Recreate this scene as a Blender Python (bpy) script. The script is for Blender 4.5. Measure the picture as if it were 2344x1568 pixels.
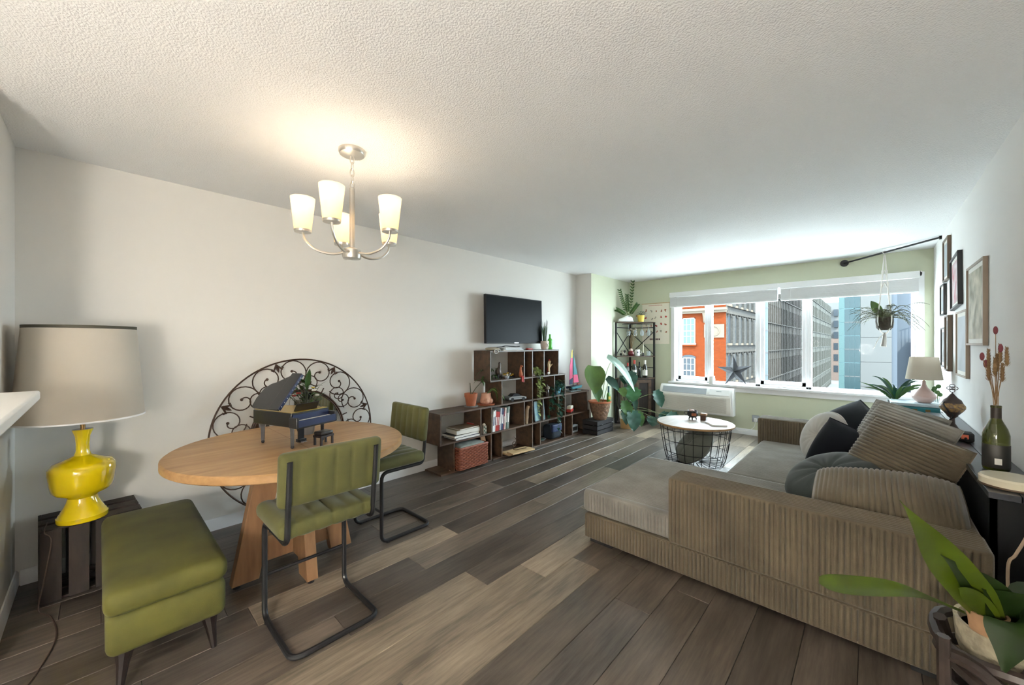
import bpy, bmesh, math, random
from math import sin, cos, pi, sqrt, radians as R
from mathutils import Vector as V, Matrix, Euler
random.seed(7)
for o in list(bpy.data.objects): bpy.data.objects.remove(o)
S = bpy.context.scene
C = S.collection
# ------------------------------------------------------------------ camera
YAW = 0.754151
cd = bpy.data.cameras.new('camera'); cam = bpy.data.objects.new('camera', cd); C.objects.link(cam)
cam.location = (0, 0, 1.35); cam.rotation_euler = (pi/2, 0, YAW)
cd.sensor_width = 36; cd.lens = 882/2344*36; cd.shift_x = 6.3/2344; cd.shift_y = 1.4/2344
cd.clip_start = .02; cd.clip_end = 500
S.camera = cam
# ------------------------------------------------------------------ world, sun, portal, exposure
S.view_settings.view_transform = 'Standard'; S.view_settings.look = 'None'
S.view_settings.exposure = 1.72; S.view_settings.gamma = 1; S.view_settings.use_curve_mapping = False
w = bpy.data.worlds.new('sky'); S.world = w; w.use_nodes = True
bg = w.node_tree.nodes['Background']; bg.inputs[0].default_value = (.80, .90, 1.0, 1); bg.inputs[1].default_value = 9.5
sl = bpy.data.lights.new('sun', 'SUN'); sun = bpy.data.objects.new('sun', sl); C.objects.link(sun)
sl.energy = 7.0; sl.angle = R(.6); sl.color = (1, .95, .86)
sun.rotation_euler = V((.55, -.62, .85)).to_track_quat('Z', 'Y').to_euler(); sun.location = (10, -10, 30)
pl = bpy.data.lights.new('window_portal', 'AREA'); po = bpy.data.objects.new('window_portal', pl); C.objects.link(po)
pl.shape = 'RECTANGLE'; pl.size = 2.9; pl.size_y = 1.5; pl.cycles.is_portal = True
po.location = (-1.0, 6.80, 1.43); po.rotation_euler = (R(-90), 0, 0)

CHAND_W = .30
FILL_W = 230  # power of the added fill lamps behind the camera
XL, XR, YW, XC, YC, YB, H = -3.46, .523, 6.55, -3.18, 5.25, -.32, 2.44
# ------------------------------------------------------------------ materials
def new_mat(name):
    m = bpy.data.materials.new(name); m.use_nodes = True
    nt = m.node_tree; b = nt.nodes['Principled BSDF']
    return m, nt, b
def coords(nt, scale=(1, 1, 1), kind='Object'):
    tc = nt.nodes.new('ShaderNodeTexCoord'); mp = nt.nodes.new('ShaderNodeMapping')
    mp.inputs['Scale'].default_value = scale
    nt.links.new(tc.outputs[kind], mp.inputs['Vector']); return mp.outputs[0]
def mat(name, col, rough=.6, metal=0, noise=None, bump=None, spec=.5, sheen=0, col2=None, stretch=(1, 1, 1), trans=0, emit=None, coat=0, alpha=1):
    """noise=(scale, amount) colour variation; bump=(scale, strength, distance)"""
    m, nt, b = new_mat(name)
    b.inputs['Base Color'].default_value = (*col, 1); b.inputs['Roughness'].default_value = rough
    b.inputs['Metallic'].default_value = metal; b.inputs['Specular IOR Level'].default_value = spec
    if sheen: b.inputs['Sheen Weight'].default_value = sheen; b.inputs['Sheen Roughness'].default_value = .4
    if trans: b.inputs['Transmission Weight'].default_value = trans
    if coat: b.inputs['Coat Weight'].default_value = coat
    if emit: b.inputs['Emission Color'].default_value = (*emit[0], 1); b.inputs['Emission Strength'].default_value = emit[1]
    if noise:
        vec = coords(nt, stretch)
        n = nt.nodes.new('ShaderNodeTexNoise'); n.inputs['Scale'].default_value = noise[0]; n.inputs['Detail'].default_value = 4
        nt.links.new(vec, n.inputs['Vector'])
        mr = nt.nodes.new('ShaderNodeMapRange'); mr.inputs[1].default_value = .3; mr.inputs[2].default_value = .7
        nt.links.new(n.outputs[0], mr.inputs[0])
        mx = nt.nodes.new('ShaderNodeMix'); mx.data_type = 'RGBA'
        c2 = col2 if col2 else tuple(max(0, c*(1-noise[1])) for c in col)
        mx.inputs[6].default_value = (*col, 1); mx.inputs[7].default_value = (*c2, 1)
        nt.links.new(mr.outputs[0], mx.inputs[0]); nt.links.new(mx.outputs[2], b.inputs['Base Color'])
    if bump:
        vec = coords(nt, stretch)
        n = nt.nodes.new('ShaderNodeTexNoise'); n.inputs['Scale'].default_value = bump[0]; n.inputs['Detail'].default_value = 3
        nt.links.new(vec, n.inputs['Vector'])
        bp = nt.nodes.new('ShaderNodeBump'); bp.inputs['Strength'].default_value = bump[1]; bp.inputs['Distance'].default_value = bump[2] if len(bump) > 2 else .005
        nt.links.new(n.outputs[0], bp.inputs['Height']); nt.links.new(bp.outputs[0], b.inputs['Normal'])
    return m
def wood(name, c1, c2, rough=.5, scale=3, stretch=(14, 1, 14), bump=.15):
    return mat(name, c1, rough, noise=(scale, 0), col2=c2, stretch=stretch, bump=(scale*2, bump, .002))
MM = {}
def m_glass_pane():
    m, nt, b = new_mat('window_glass'); nt.nodes.remove(b); out = nt.nodes['Material Output']
    t = nt.nodes.new('ShaderNodeBsdfTransparent'); g = nt.nodes.new('ShaderNodeBsdfGlossy'); g.inputs['Roughness'].default_value = .02
    t.inputs[0].default_value = (.93, .97, .96, 1)
    mx = nt.nodes.new('ShaderNodeMixShader'); mx.inputs[0].default_value = .0015
    nt.links.new(t.outputs[0], mx.inputs[1]); nt.links.new(g.outputs[0], mx.inputs[2]); nt.links.new(mx.outputs[0], out.inputs[0]); return m
def m_clear(name, col, mixf=.25):
    m, nt, b = new_mat(name); out = nt.nodes['Material Output']
    b.inputs['Base Color'].default_value = (*col, 1); b.inputs['Roughness'].default_value = .08
    t = nt.nodes.new('ShaderNodeBsdfTransparent'); t.inputs[0].default_value = (*[.5+.5*c for c in col], 1)
    mx = nt.nodes.new('ShaderNodeMixShader'); mx.inputs[0].default_value = mixf
    nt.links.new(t.outputs[0], mx.inputs[1]); nt.links.new(b.outputs[0], mx.inputs[2]); nt.links.new(mx.outputs[0], out.inputs[0]); return m
def m_plank():
    m, nt, b = new_mat('vinyl_plank'); L = nt.links.new
    oi = nt.nodes.new('ShaderNodeObjectInfo')
    tc = nt.nodes.new('ShaderNodeTexCoord'); add = nt.nodes.new('ShaderNodeVectorMath'); add.operation = 'ADD'
    sc = nt.nodes.new('ShaderNodeVectorMath'); sc.operation = 'SCALE'; sc.inputs[3].default_value = 37
    cb = nt.nodes.new('ShaderNodeCombineXYZ'); L(oi.outputs['Random'], cb.inputs[0]); L(oi.outputs['Random'], cb.inputs[1])
    L(cb.outputs[0], sc.inputs[0]); L(tc.outputs['Object'], add.inputs[0]); L(sc.outputs[0], add.inputs[1])
    mp = nt.nodes.new('ShaderNodeMapping'); mp.inputs['Scale'].default_value = (22, 1.6, 1); L(add.outputs[0], mp.inputs[0])
    n = nt.nodes.new('ShaderNodeTexNoise'); n.inputs['Scale'].default_value = 2.2; n.inputs['Detail'].default_value = 7; n.inputs['Roughness'].default_value = .65; L(mp.outputs[0], n.inputs[0])
    mp2 = nt.nodes.new('ShaderNodeMapping'); mp2.inputs['Scale'].default_value = (3.5, .9, 1); L(add.outputs[0], mp2.inputs[0])
    n2 = nt.nodes.new('ShaderNodeTexNoise'); n2.inputs['Scale'].default_value = 2.0; n2.inputs['Detail'].default_value = 5; L(mp2.outputs[0], n2.inputs[0])
    sm = nt.nodes.new('ShaderNodeMath'); sm.operation = 'ADD'; L(n.outputs[0], sm.inputs[0]); L(n2.outputs[0], sm.inputs[1])
    mr = nt.nodes.new('ShaderNodeMapRange'); mr.inputs[1].default_value = .7; mr.inputs[2].default_value = 1.3; mr.inputs[3].default_value = .42; mr.inputs[4].default_value = 1.45; L(sm.outputs[0], mr.inputs[0])
    ml = nt.nodes.new('ShaderNodeVectorMath'); ml.operation = 'SCALE'; L(oi.outputs['Color'], ml.inputs[0]); L(mr.outputs[0], ml.inputs[3])
    L(ml.outputs[0], b.inputs['Base Color'])
    b.inputs['Roughness'].default_value = .34; b.inputs['Specular IOR Level'].default_value = .45
    bp = nt.nodes.new('ShaderNodeBump'); bp.inputs['Strength'].default_value = .25; bp.inputs['Distance'].default_value = .002
    L(n.outputs[0], bp.inputs['Height']); L(bp.outputs[0], b.inputs['Normal']); return m
def m_brick(name, c1, c2, mortar, scale, bw=.5, rh=.25):
    m, nt, b = new_mat(name)
    vec = coords(nt, (1, 1, 1)); sep = nt.nodes.new('ShaderNodeSeparateXYZ'); nt.links.new(vec, sep.inputs[0])
    ad = nt.nodes.new('ShaderNodeMath'); ad.operation = 'ADD'; nt.links.new(sep.outputs[0], ad.inputs[0]); nt.links.new(sep.outputs[1], ad.inputs[1])
    cb = nt.nodes.new('ShaderNodeCombineXYZ'); nt.links.new(ad.outputs[0], cb.inputs[0]); nt.links.new(sep.outputs[2], cb.inputs[1])
    t = nt.nodes.new('ShaderNodeTexBrick'); t.inputs['Scale'].default_value = scale
    t.inputs['Color1'].default_value = (*c1, 1); t.inputs['Color2'].default_value = (*c2, 1); t.inputs['Mortar'].default_value = (*mortar, 1)
    t.inputs['Brick Width'].default_value = bw; t.inputs['Row Height'].default_value = rh; t.inputs['Mortar Size'].default_value = .02
    nt.links.new(cb.outputs[0], t.inputs[0]); nt.links.new(t.outputs[0], b.inputs['Base Color']); b.inputs['Roughness'].default_value = .95; b.inputs['Specular IOR Level'].default_value = .02; return m
def m_shade(name, col, em):
    m, nt, b = new_mat(name); out = nt.nodes['Material Output']; nt.nodes.remove(b)
    d = nt.nodes.new('ShaderNodeBsdfDiffuse'); d.inputs[0].default_value = (*col, 1)
    t = nt.nodes.new('ShaderNodeBsdfTranslucent'); t.inputs[0].default_value = (*col, 1)
    mx = nt.nodes.new('ShaderNodeMixShader'); mx.inputs[0].default_value = .5
    nt.links.new(d.outputs[0], mx.inputs[1]); nt.links.new(t.outputs[0], mx.inputs[2])
    last = mx
    if em:
        e = nt.nodes.new('ShaderNodeEmission'); e.inputs[0].default_value = (*em[0], 1); e.inputs[1].default_value = em[1]
        a = nt.nodes.new('ShaderNodeAddShader'); nt.links.new(mx.outputs[0], a.inputs[0]); nt.links.new(e.outputs[0], a.inputs[1]); last = a
    nt.links.new(last.outputs[0], out.inputs[0]); return m

WALL = mat('wall_paint', (.735, .715, .675), .85, bump=(180, .08, .002))
WALLR = mat('wall_paint_right', (.82, .81, .79), .85, bump=(180, .08, .002))
GREEN = mat('sage_wall_paint', (.63, .655, .50), .85, bump=(180, .08, .002))
CEIL = mat('textured_ceiling', (.88, .88, .875), .95, bump=(130, .55, .012))
TRIM = mat('white_trim', (.82, .82, .83), .4)
PLANK = m_plank()
SUBF = mat('subfloor', (.03, .025, .02), .9)
GLASS = m_glass_pane()
BLIND = mat('white_blind', (.80, .80, .80), .5)
VELV = mat('olive_velvet', (.100, .098, .022), .75, noise=(7, .35), sheen=.2, bump=(300, .1))
VELV2 = mat('moss_velvet', (.092, .088, .010), .75, noise=(5, .45), sheen=.04, bump=(300, .1))
BLK = mat('black_metal', (.018, .018, .02), .42, metal=.3)
BLKM = mat('black_matte', (.012, .012, .013), .7)
OAK = wood('light_oak', (.50, .30, .13), (.34, .185, .072), .42, 2.5, (10, 1.2, 10), .1)
OAKD = wood('oak_base', (.33, .18, .085), (.22, .115, .055), .5, 3, (10, 10, 1.5), .1)
RUST = wood('rustic_brown_board', (.115, .064, .034), (.042, .024, .015), .45, 3, (6, 2, 6), .12)
DARKW = wood('dark_crate_wood', (.030, .018, .013), (.012, .008, .007), .7, 4, (8, 8, 1.5), .3)
BLKW = wood('black_crate_wood', (.022, .020, .022), (.010, .009, .010), .6, 4, (3, 8, 8), .3)
LEGW = mat('espresso_leg', (.014, .008, .007), .4)
YEL = mat('yellow_ceramic', (.80, .60, .006), .12, coat=.6)
SHADE = m_shade('linen_shade', (.80, .745, .66), None)
BRASS = mat('aged_brass', (.32, .19, .07), .35, metal=.9)
IRON = mat('bronze_iron', (.075, .035, .018), .5, metal=.5, noise=(30, .5))
MIRR = mat('mirror_silver', (.86, .87, .86), .02, metal=1)
NICK = mat('brushed_nickel', (.60, .57, .52), .3, metal=.85)
LGLASS = m_shade('frosted_glass', (.85, .76, .60), ((1, .74, .44), .06))
PIANO = mat('black_lacquer', (.012, .012, .014), .28, coat=.3)
PIANOB = mat('navy_piano_rim', (.012, .022, .07), .3)
GOLD = mat('gold_metal', (.55, .36, .06), .3, metal=.9)
SCREEN = mat('tv_screen', (.004, .005, .006), .4, spec=.06)
TERR = mat('terracotta', (.42, .13, .055), .8, noise=(25, .2))
SKIN = mat('pink_clay', (.62, .33, .22), .7)
LEAF = mat('leaf_green', (.05, .14, .022), .45, noise=(8, .5))
LEAFB = mat('bright_leaf', (.085, .165, .022), .42, noise=(6, .4))
LEAFD = mat('dark_teal_leaf', (.018, .085, .052), .35, noise=(9, .5))
LEAFY = mat('variegated_leaf', (.34, .42, .12), .5, noise=(20, .7))
STEM = mat('pale_stem', (.17, .21, .08), .6)
DSTEM = mat('dark_stem', (.06, .07, .03), .6)
SOIL = mat('soil', (.03, .02, .014), .95, bump=(60, .8, .01))
CORD = mat('taupe_corduroy', (.155, .121, .075), .85, noise=(5, .38), sheen=.35, bump=(260, .25))
CORDG = mat('grey_taupe_corduroy', (.30, .28, .245), .85, noise=(5, .35), sheen=.45, bump=(260, .25))
CUSHG = mat('light_grey_velvet', (.52, .50, .46), .8, noise=(6, .15), sheen=.4)
NAVY = mat('midnight_velvet', (.005, .0055, .010), .8, noise=(6, .4), sheen=.03, spec=.2)
CHAR = mat('charcoal_velvet', (.010, .011, .014), .8, sheen=.04, spec=.2)
TEALV = mat('slate_velvet', (.050, .060, .056), .75, noise=(6, .4), sheen=.15)
SAGEV = mat('sage_grey_velvet', (.22, .235, .20), .8, noise=(5, .25), sheen=.3)
WHITE = mat('white_plastic', (.86, .86, .84), .45)
OFFW = mat('ivory_plastic', (.86, .84, .78), .45)
GREY = mat('grey_plastic', (.36, .39, .42), .5)
CREAM = mat('cream_enamel', (.74, .68, .52), .25)
PAPER = mat('paper', (.78, .76, .70), .8)
BOTG = mat('green_bottle_glass', (.10, .12, .010), .06, coat=.5, noise=(3, .6), trans=.35)
WINE = mat('dark_wine_glass', (.012, .014, .012), .08, coat=.5)
EMER = mat('emerald_glass', (.10, .55, .06), .1, trans=.3)
CLEAR = m_clear('clear_glass', (.85, .9, .92), .22)
def flat(name, c, r=.6, **k): return mat(name, c, r, **k)
RED = flat('red_paint', (.45, .03, .02), .4); PINKM = flat('hot_pink', (.75, .10, .22)); TEALM = flat('teal_paint', (.03, .22, .26), .5)
BLUE = flat('blue_paint', (.04, .11, .28)); NAVYP = flat('navy_paint', (.015, .03, .09)); YELM = flat('yellow_paint', (.75, .56, .10))
PINKC = flat('blush_ceramic', (.66, .47, .42), .35); SILV = mat('silver_metal', (.5, .5, .5), .3, metal=.8); WOODL = wood('pale_pine', (.62, .45, .25), (.50, .34, .17), .6, 3, (3, 12, 3))
BONE = flat('pale_stone', (.52, .47, .38), .8, noise=(40, .5)); WICK = mat('red_wicker', (.33, .10, .055), .6, noise=(40, .4)); WICKD = mat('dark_wicker', (.17, .05, .03), .7)
STRAW = flat('dry_straw', (.36, .22, .10), .9, noise=(60, .4)); DRYRED = flat('dried_red_bud', (.20, .05, .06), .9); MACR = flat('macrame_cotton', (.72, .69, .64), .95)

# ------------------------------------------------------------------ mesh builder
class M:
    def __init__(s): s.v = []; s.f = []; s.X = None
    def add(s, vs, fs):
        n = len(s.v)
        if s.X is not None: vs = [s.X @ V(p) for p in vs]
        s.v += [tuple(p) for p in vs]; s.f += [tuple(n+i for i in f) for f in fs]; return s
    def box(s, x0, x1, y0, y1, z0, z1):
        return s.add([(x0, y0, z0), (x1, y0, z0), (x1, y1, z0), (x0, y1, z0), (x0, y0, z1), (x1, y0, z1), (x1, y1, z1), (x0, y1, z1)],
                     [(0, 3, 2, 1), (4, 5, 6, 7), (0, 1, 5, 4), (1, 2, 6, 5), (2, 3, 7, 6), (3, 0, 4, 7)])
    def cbox(s, c, d, e=(0, 0, 0)):
        old = s.X; mt = Matrix.Translation(c) @ Euler(e).to_matrix().to_4x4(); s.X = mt if old is None else old @ mt
        s.box(-d[0]/2, d[0]/2, -d[1]/2, d[1]/2, -d[2]/2, d[2]/2); s.X = old; return s
    def lathe(s, prof, n=28, c=(0, 0, 0), sx=1, sy=1):
        vs = []; fs = []; k = len(prof)
        for r, z in prof:
            for i in range(n):
                a = 2*pi*i/n; vs.append((c[0]+r*cos(a)*sx, c[1]+r*sin(a)*sy, c[2]+z))
        for j in range(k-1):
            for i in range(n):
                fs.append((j*n+i, j*n+(i+1) % n, (j+1)*n+(i+1) % n, (j+1)*n+i))
        if prof[0][0] > 1e-5: fs.append(tuple(range(n-1, -1, -1)))
        if prof[-1][0] > 1e-5: fs.append(tuple((k-1)*n+i for i in range(n)))
        return s.add(vs, fs)
    def cyl(s, p, q, r, n=12, r2=None): return s.tube([p, q], [r, r if r2 is None else r2], n)
    def tube(s, pts, r, n=8, closed=False, flat=1):
        pts = [V(p) for p in pts]; k = len(pts)
        rr = r if isinstance(r, (list, tuple)) else [r]*k
        vs = []; fs = []; up = None
        for i, p in enumerate(pts):
            if closed: t = pts[(i+1) % k]-pts[i-1]
            else: t = pts[min(i+1, k-1)]-pts[max(i-1, 0)]
            if t.length < 1e-9: t = V((0, 0, 1))
            t.normalize()
            if up is None: up = V((0, 0, 1)) if abs(t.z) < .9 else V((1, 0, 0))
            a = up-t*up.dot(t)
            if a.length < 1e-6: a = t.orthogonal()
            a.normalize(); b = t.cross(a); up = a
            for j in range(n):
                g = 2*pi*j/n; vs.append(p+(a*cos(g)*flat+b*sin(g))*rr[i])
        m = k if closed else k-1
        for i in range(m):
            i2 = (i+1) % k
            for j in range(n): fs.append((i*n+j, i*n+(j+1) % n, i2*n+(j+1) % n, i2*n+j))
        if not closed: fs.append(tuple(range(n-1, -1, -1))); fs.append(tuple((k-1)*n+j for j in range(n)))
        return s.add(vs, fs)
    def sph(s, c, r, n=14, m=9, e=None):
        r = (r, r, r) if not isinstance(r, (tuple, list)) else r
        rot = Euler(e).to_matrix() if e else None
        vs = []; fs = []
        for j in range(m+1):
            t = pi*j/m
            for i in range(n):
                a = 2*pi*i/n; p = V((r[0]*sin(t)*cos(a), r[1]*sin(t)*sin(a), r[2]*cos(t)))
                if rot: p = rot @ p
                vs.append(p+V(c))
        for j in range(m):
            for i in range(n): fs.append((j*n+i, (j+1)*n+i, (j+1)*n+(i+1) % n, j*n+(i+1) % n))
        return s.add(vs, fs)
    def prism(s, poly, a, b, axis='z'):
        def P(x, y, h): return (x, y, h) if axis == 'z' else ((x, h, y) if axis == 'y' else (h, x, y))
        n = len(poly)
        vs = [P(x, y, a) for x, y in poly]+[P(x, y, b) for x, y in poly]
        fs = [tuple(range(n-1, -1, -1)), tuple(range(n, 2*n))]+[(i, (i+1) % n, n+(i+1) % n, n+i) for i in range(n)]
        return s.add(vs, fs)
    def grid(s, fn, nu, nv, cu=False):
        vs = [fn(i/nu, j/nv) for j in range(nv+1) for i in range(nu+(0 if cu else 1))]
        w_ = nu if cu else nu+1
        fs = [(j*w_+i, j*w_+(i+1) % w_, (j+1)*w_+(i+1) % w_, (j+1)*w_+i) for j in range(nv) for i in range(nu)]
        return s.add(vs, fs)
    def leaf(s, path, width, up=(0, 0, 1), fold=.25, prof=None, wav=0):
        """path: 3 points (bezier) or list; width: max half width"""
        if len(path) == 3:
            a, b, c = [V(p) for p in path]; n = 9
            pts = [a*(1-t)**2+b*2*t*(1-t)+c*t*t for t in [i/n for i in range(n+1)]]
        else: pts = [V(p) for p in path]; n = len(pts)-1
        prof = prof or (lambda t: sin(pi*t**.75)**.8 if 0 < t < 1 else 0)
        up = V(up); vs = []; fs = []
        for i, p in enumerate(pts):
            t = i/n; d = (pts[min(i+1, n)]-pts[max(i-1, 0)])
            d.normalize(); sd = d.cross(up)
            if sd.length < 1e-4: sd = d.orthogonal()
            sd.normalize(); nn = sd.cross(d); wd = max(width*prof(t), width*.02)
            for k in (-1, -.5, 0, .5, 1):
                vs.append(p+sd*wd*k+nn*wd*fold*abs(k)+nn*wav*width*sin(t*17+k*3)*abs(k))
        for i in range(n):
            for k in range(4): fs.append((i*5+k, i*5+k+1, i*5+k+6, i*5+k+5))
        return s.add(vs, fs)
    def rbox(s, x0, x1, y0, y1, z0, z1, r, nx=6, ny=6, nz=6, disp=None, puff=0, rib=0):
        c = V(((x0+x1)/2, (y0+y1)/2, (z0+z1)/2)); h = V(((x1-x0)/2, (y1-y0)/2, (z1-z0)/2))
        def ax(hh, n):
            rr = min(r, hh*.999); L = [-hh, -hh+rr*.25, -hh+rr*.6]; inn = [-(hh-rr)+2*(hh-rr)*i/n for i in range(n+1)]
            return L+inn+[hh-rr*.6, hh-rr*.25, hh]
        A = [ax(h.x, nx), ax(h.y, ny), ax(h.z, nz)]
        rr = V([min(r, q*.999) for q in h])
        def mp(p):
            inn = V([max(-(h[i]-rr[i]), min(h[i]-rr[i], p[i])) for i in range(3)])
            d = p-inn; d = V([d[i]/rr[i] for i in range(3)]); n = d.normalized()
            q = inn+V([n[i]*rr[i] for i in range(3)])
            if puff: q.z += puff*(1-(q.x/h.x)**2)*(1-(q.y/h.y)**2)*(1 if p.z > 0 else 0)
            if disp: q = q+n*disp(c+q, n)
            return c+q
        for a, b, k in ((0, 1, 2), (1, 2, 0), (2, 0, 1)):
            for sg in (-1, 1):
                Aa, Ab = A[a], A[b]
                if rib:   # fine samples only across the ribs of this face
                    fine = {2: 1, 1: 0, 0: 1}[k]; n_f = max(4, int(2*h[fine]/rib*8))
                    Aa = ax(h[a], n_f) if a == fine else ax(h[a], 8); Ab = ax(h[b], n_f) if b == fine else ax(h[b], 8)
                na, nb = len(Aa), len(Ab); vs = []
                for j in range(nb):
                    for i in range(na):
                        p = V((0, 0, 0)); p[a] = Aa[i]; p[b] = Ab[j]; p[k] = sg*h[k]; vs.append(mp(p))
                fs = [(j*na+i, j*na+i+1, (j+1)*na+i+1, (j+1)*na+i) if sg > 0 else (j*na+i, (j+1)*na+i, (j+1)*na+i+1, j*na+i+1) for j in range(nb-1) for i in range(na-1)]
                s.add(vs, fs)
        return s
    def build(s, name, m, parent=None, W=False, bevel=0, seg=2, kind=None, label=None, ang=35, weld=False, loc=None, rot=None):
        off = V((0, 0, 0))
        if W and parent is not None:
            off = V(parent.location)
            if parent.parent: off = off+V(parent.parent.location)
        if W and parent is None and loc is not None: off = V(loc)
        me = bpy.data.meshes.new(name)
        me.from_pydata([(p[0]-off.x, p[1]-off.y, p[2]-off.z) for p in s.v] if off.length else s.v, [], s.f)
        if weld:
            bm = bmesh.new(); bm.from_mesh(me); bmesh.ops.remove_doubles(bm, verts=bm.verts, dist=.0002); bm.to_mesh(me); bm.free()
        me.materials.append(m)
        for p in me.polygons: p.use_smooth = True
        me.set_sharp_from_angle(angle=R(ang)); me.update()
        o = bpy.data.objects.new(name, me); C.objects.link(o)
        if parent is not None: o.parent = parent
        if loc is not None: o.location = loc
        if rot is not None: o.rotation_euler = rot
        if bevel:
            b = o.modifiers.new('bevel', 'BEVEL'); b.width = bevel; b.segments = seg; b.limit_method = 'ANGLE'; b.angle_limit = R(40)
        if kind: o['kind'] = kind
        if label: o['label'] = label
        return o
def tag(o, label, cat, group=None):
    o['label'] = label; o['category'] = cat
    if group: o['group'] = group
    return o
def T(name, label, cat, loc, rz=0, group=None):
    o = bpy.data.objects.new(name, None); C.objects.link(o); o.location = loc; o.rotation_euler = (0, 0, rz); o.empty_display_size = .05
    return tag(o, label, cat, group)
def struct(o): o['kind'] = 'structure'; return o
def box(*a): return M().box(*a)
def fillet(pts, r, n=5):
    pts = [V(p) for p in pts]; out = [pts[0]]
    for i in range(1, len(pts)-1):
        a, b, c = pts[i-1], pts[i], pts[i+1]; u = (a-b); v = (c-b); q = min(r, u.length*.49, v.length*.49)
        u.normalize(); v.normalize(); p0 = b+u*q; p1 = b+v*q
        for k in range(n+1):
            t = k/n; out.append(p0*(1-t)**2+b*2*t*(1-t)+p1*t*t)
    return out+[pts[-1]]
def bez(a, b, c, n=10):
    a, b, c = V(a), V(b), V(c); return [a*(1-t)**2+b*2*t*(1-t)+c*t*t for t in [i/n for i in range(n+1)]]
def cat_rom(P, n=6):
    P = [V(p) for p in P]; out = []
    for i in range(len(P)-1):
        p0, p1, p2, p3 = P[max(i-1, 0)], P[i], P[i+1], P[min(i+2, len(P)-1)]
        for k in range(n):
            t = k/n; out.append(.5*((2*p1)+(p2-p0)*t+(2*p0-5*p1+4*p2-p3)*t*t+(3*p1-p0-3*p2+p3)*t**3))
    return out+[P[-1]]
def out_mat(name, c, r=.9, **k): return mat(name, c, r, spec=.03, **k)
def smooth01(a, b, x): t = max(0, min(1, (x-a)/(b-a))); return t*t*(3-2*t)
# ================================================================== ROOM SHELL
YR = -2.8
fl = struct(box(XL-.1, XR+.1, YR-.1, YW+.2, -.08, -.013).build('floor', SUBF))
TONES = [(.080, .063, .050), (.110, .087, .068), (.135, .106, .082), (.170, .134, .102), (.100, .081, .067)]
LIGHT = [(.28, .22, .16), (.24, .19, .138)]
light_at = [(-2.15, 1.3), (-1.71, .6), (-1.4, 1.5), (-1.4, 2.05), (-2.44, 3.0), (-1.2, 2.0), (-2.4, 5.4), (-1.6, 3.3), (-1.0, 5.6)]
PW, PL = .19, 1.22
i = 0; x = XL
while x < XR-.01:
    x1 = min(x+PW, XR); y = YR-random.random()*PL
    while y < YW:
        ya, yb = max(y, YR), min(y+PL, YW)
        if x < XC-.1 and yb > YC: yb = YC
        if yb-ya > .03:
            lo = ((x+x1)/2, (ya+yb)/2, 0); hx = (x1-x)/2-.0008; hy = (yb-ya)/2-.0008
            o = M().add([(-hx, -hy, -.012), (hx, -hy, -.012), (hx, hy, -.012), (-hx, hy, -.012), (-hx, -hy, -.002), (hx, -hy, -.002), (hx, hy, -.002), (-hx, hy, -.002),
                         (-hx+.0015, -hy+.0015, 0), (hx-.0015, -hy+.0015, 0), (hx-.0015, hy-.0015, 0), (-hx+.0015, hy-.0015, 0)],
                        [(0, 1, 5, 4), (1, 2, 6, 5), (2, 3, 7, 6), (3, 0, 4, 7), (4, 5, 9, 8), (5, 6, 10, 9), (6, 7, 11, 10), (7, 4, 8, 11), (8, 9, 10, 11)]).build('plank', PLANK, fl, loc=lo)
            t = random.choice(TONES)
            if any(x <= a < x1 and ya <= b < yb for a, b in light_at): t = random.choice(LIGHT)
            f = random.uniform(.88, 1.12); o.color = (t[0]*f, t[1]*f, t[2]*f, 1)
        y += PL
    x += PW
struct(box(XL-.1, XR+.1, YR-.1, YW+.2, H, H+.1).build('ceiling', CEIL))
struct(box(XL-.12, XL, YR-.1, YC, -.08, H).build('wall_left', WALL))
struct(box(XR, XR+.12, YR-.1, YW+.2, -.08, H).build('wall_right', WALLR))
struct(box(XL-.1, XR+.1, YR-.12, YR, -.08, H).build('wall_back', WALL))
struct(box(XL, -2.66, YB-.12, YB, -.012, H).build('wall_near', WALL))
col = struct(box(XL-.12, XC, YC, YW+.2, -.08, H).build('wall_column', WALL))
col.data.materials.append(GREEN)
for p in col.data.polygons:
    if p.normal.x > .5: p.material_index = 1
WX0, WX1, WZ0, WZ1 = -2.43, .43, .70, 2.18
m = M().box(XC, WX0, YW, YW+.2, -.08, H).box(WX1, XR, YW, YW+.2, -.08, H).box(WX0, WX1, YW, YW+.2, -.08, WZ0).box(WX0, WX1, YW, YW+.2, WZ1, H)
struct(m.build('wall_window', GREEN))
def base(name, a, b, dirx):
    z = .085
    if dirx == 'x+': m = M().prism([(XL, 0), (XL+.014, 0), (XL+.014, z-.012), (XL+.006, z), (XL, z)], a, b, 'y')
    if dirx == 'y-': m = M().prism([(YW, 0), (YW-.014, 0), (YW-.014, z-.012), (YW-.006, z), (YW, z)], a, b, 'x')
    if dirx == 'y+': m = M().prism([(YB, 0), (YB+.014, 0), (YB+.014, z-.012), (YB+.006, z), (YB, z)], a, b, 'x')
    if dirx == 'c': m = M().prism([(XC, 0), (XC+.014, 0), (XC+.014, z-.012), (XC+.006, z), (XC, z)], a, b, 'y')
    struct(m.build(name, TRIM))
base('baseboard_left', YB+.02, YC, 'x+'); base('baseboard_window', XC+.02, XR, 'y-'); base('baseboard_near', XL, -2.66, 'y+'); base('baseboard_column', YC, YW-.02, 'c')
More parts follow.
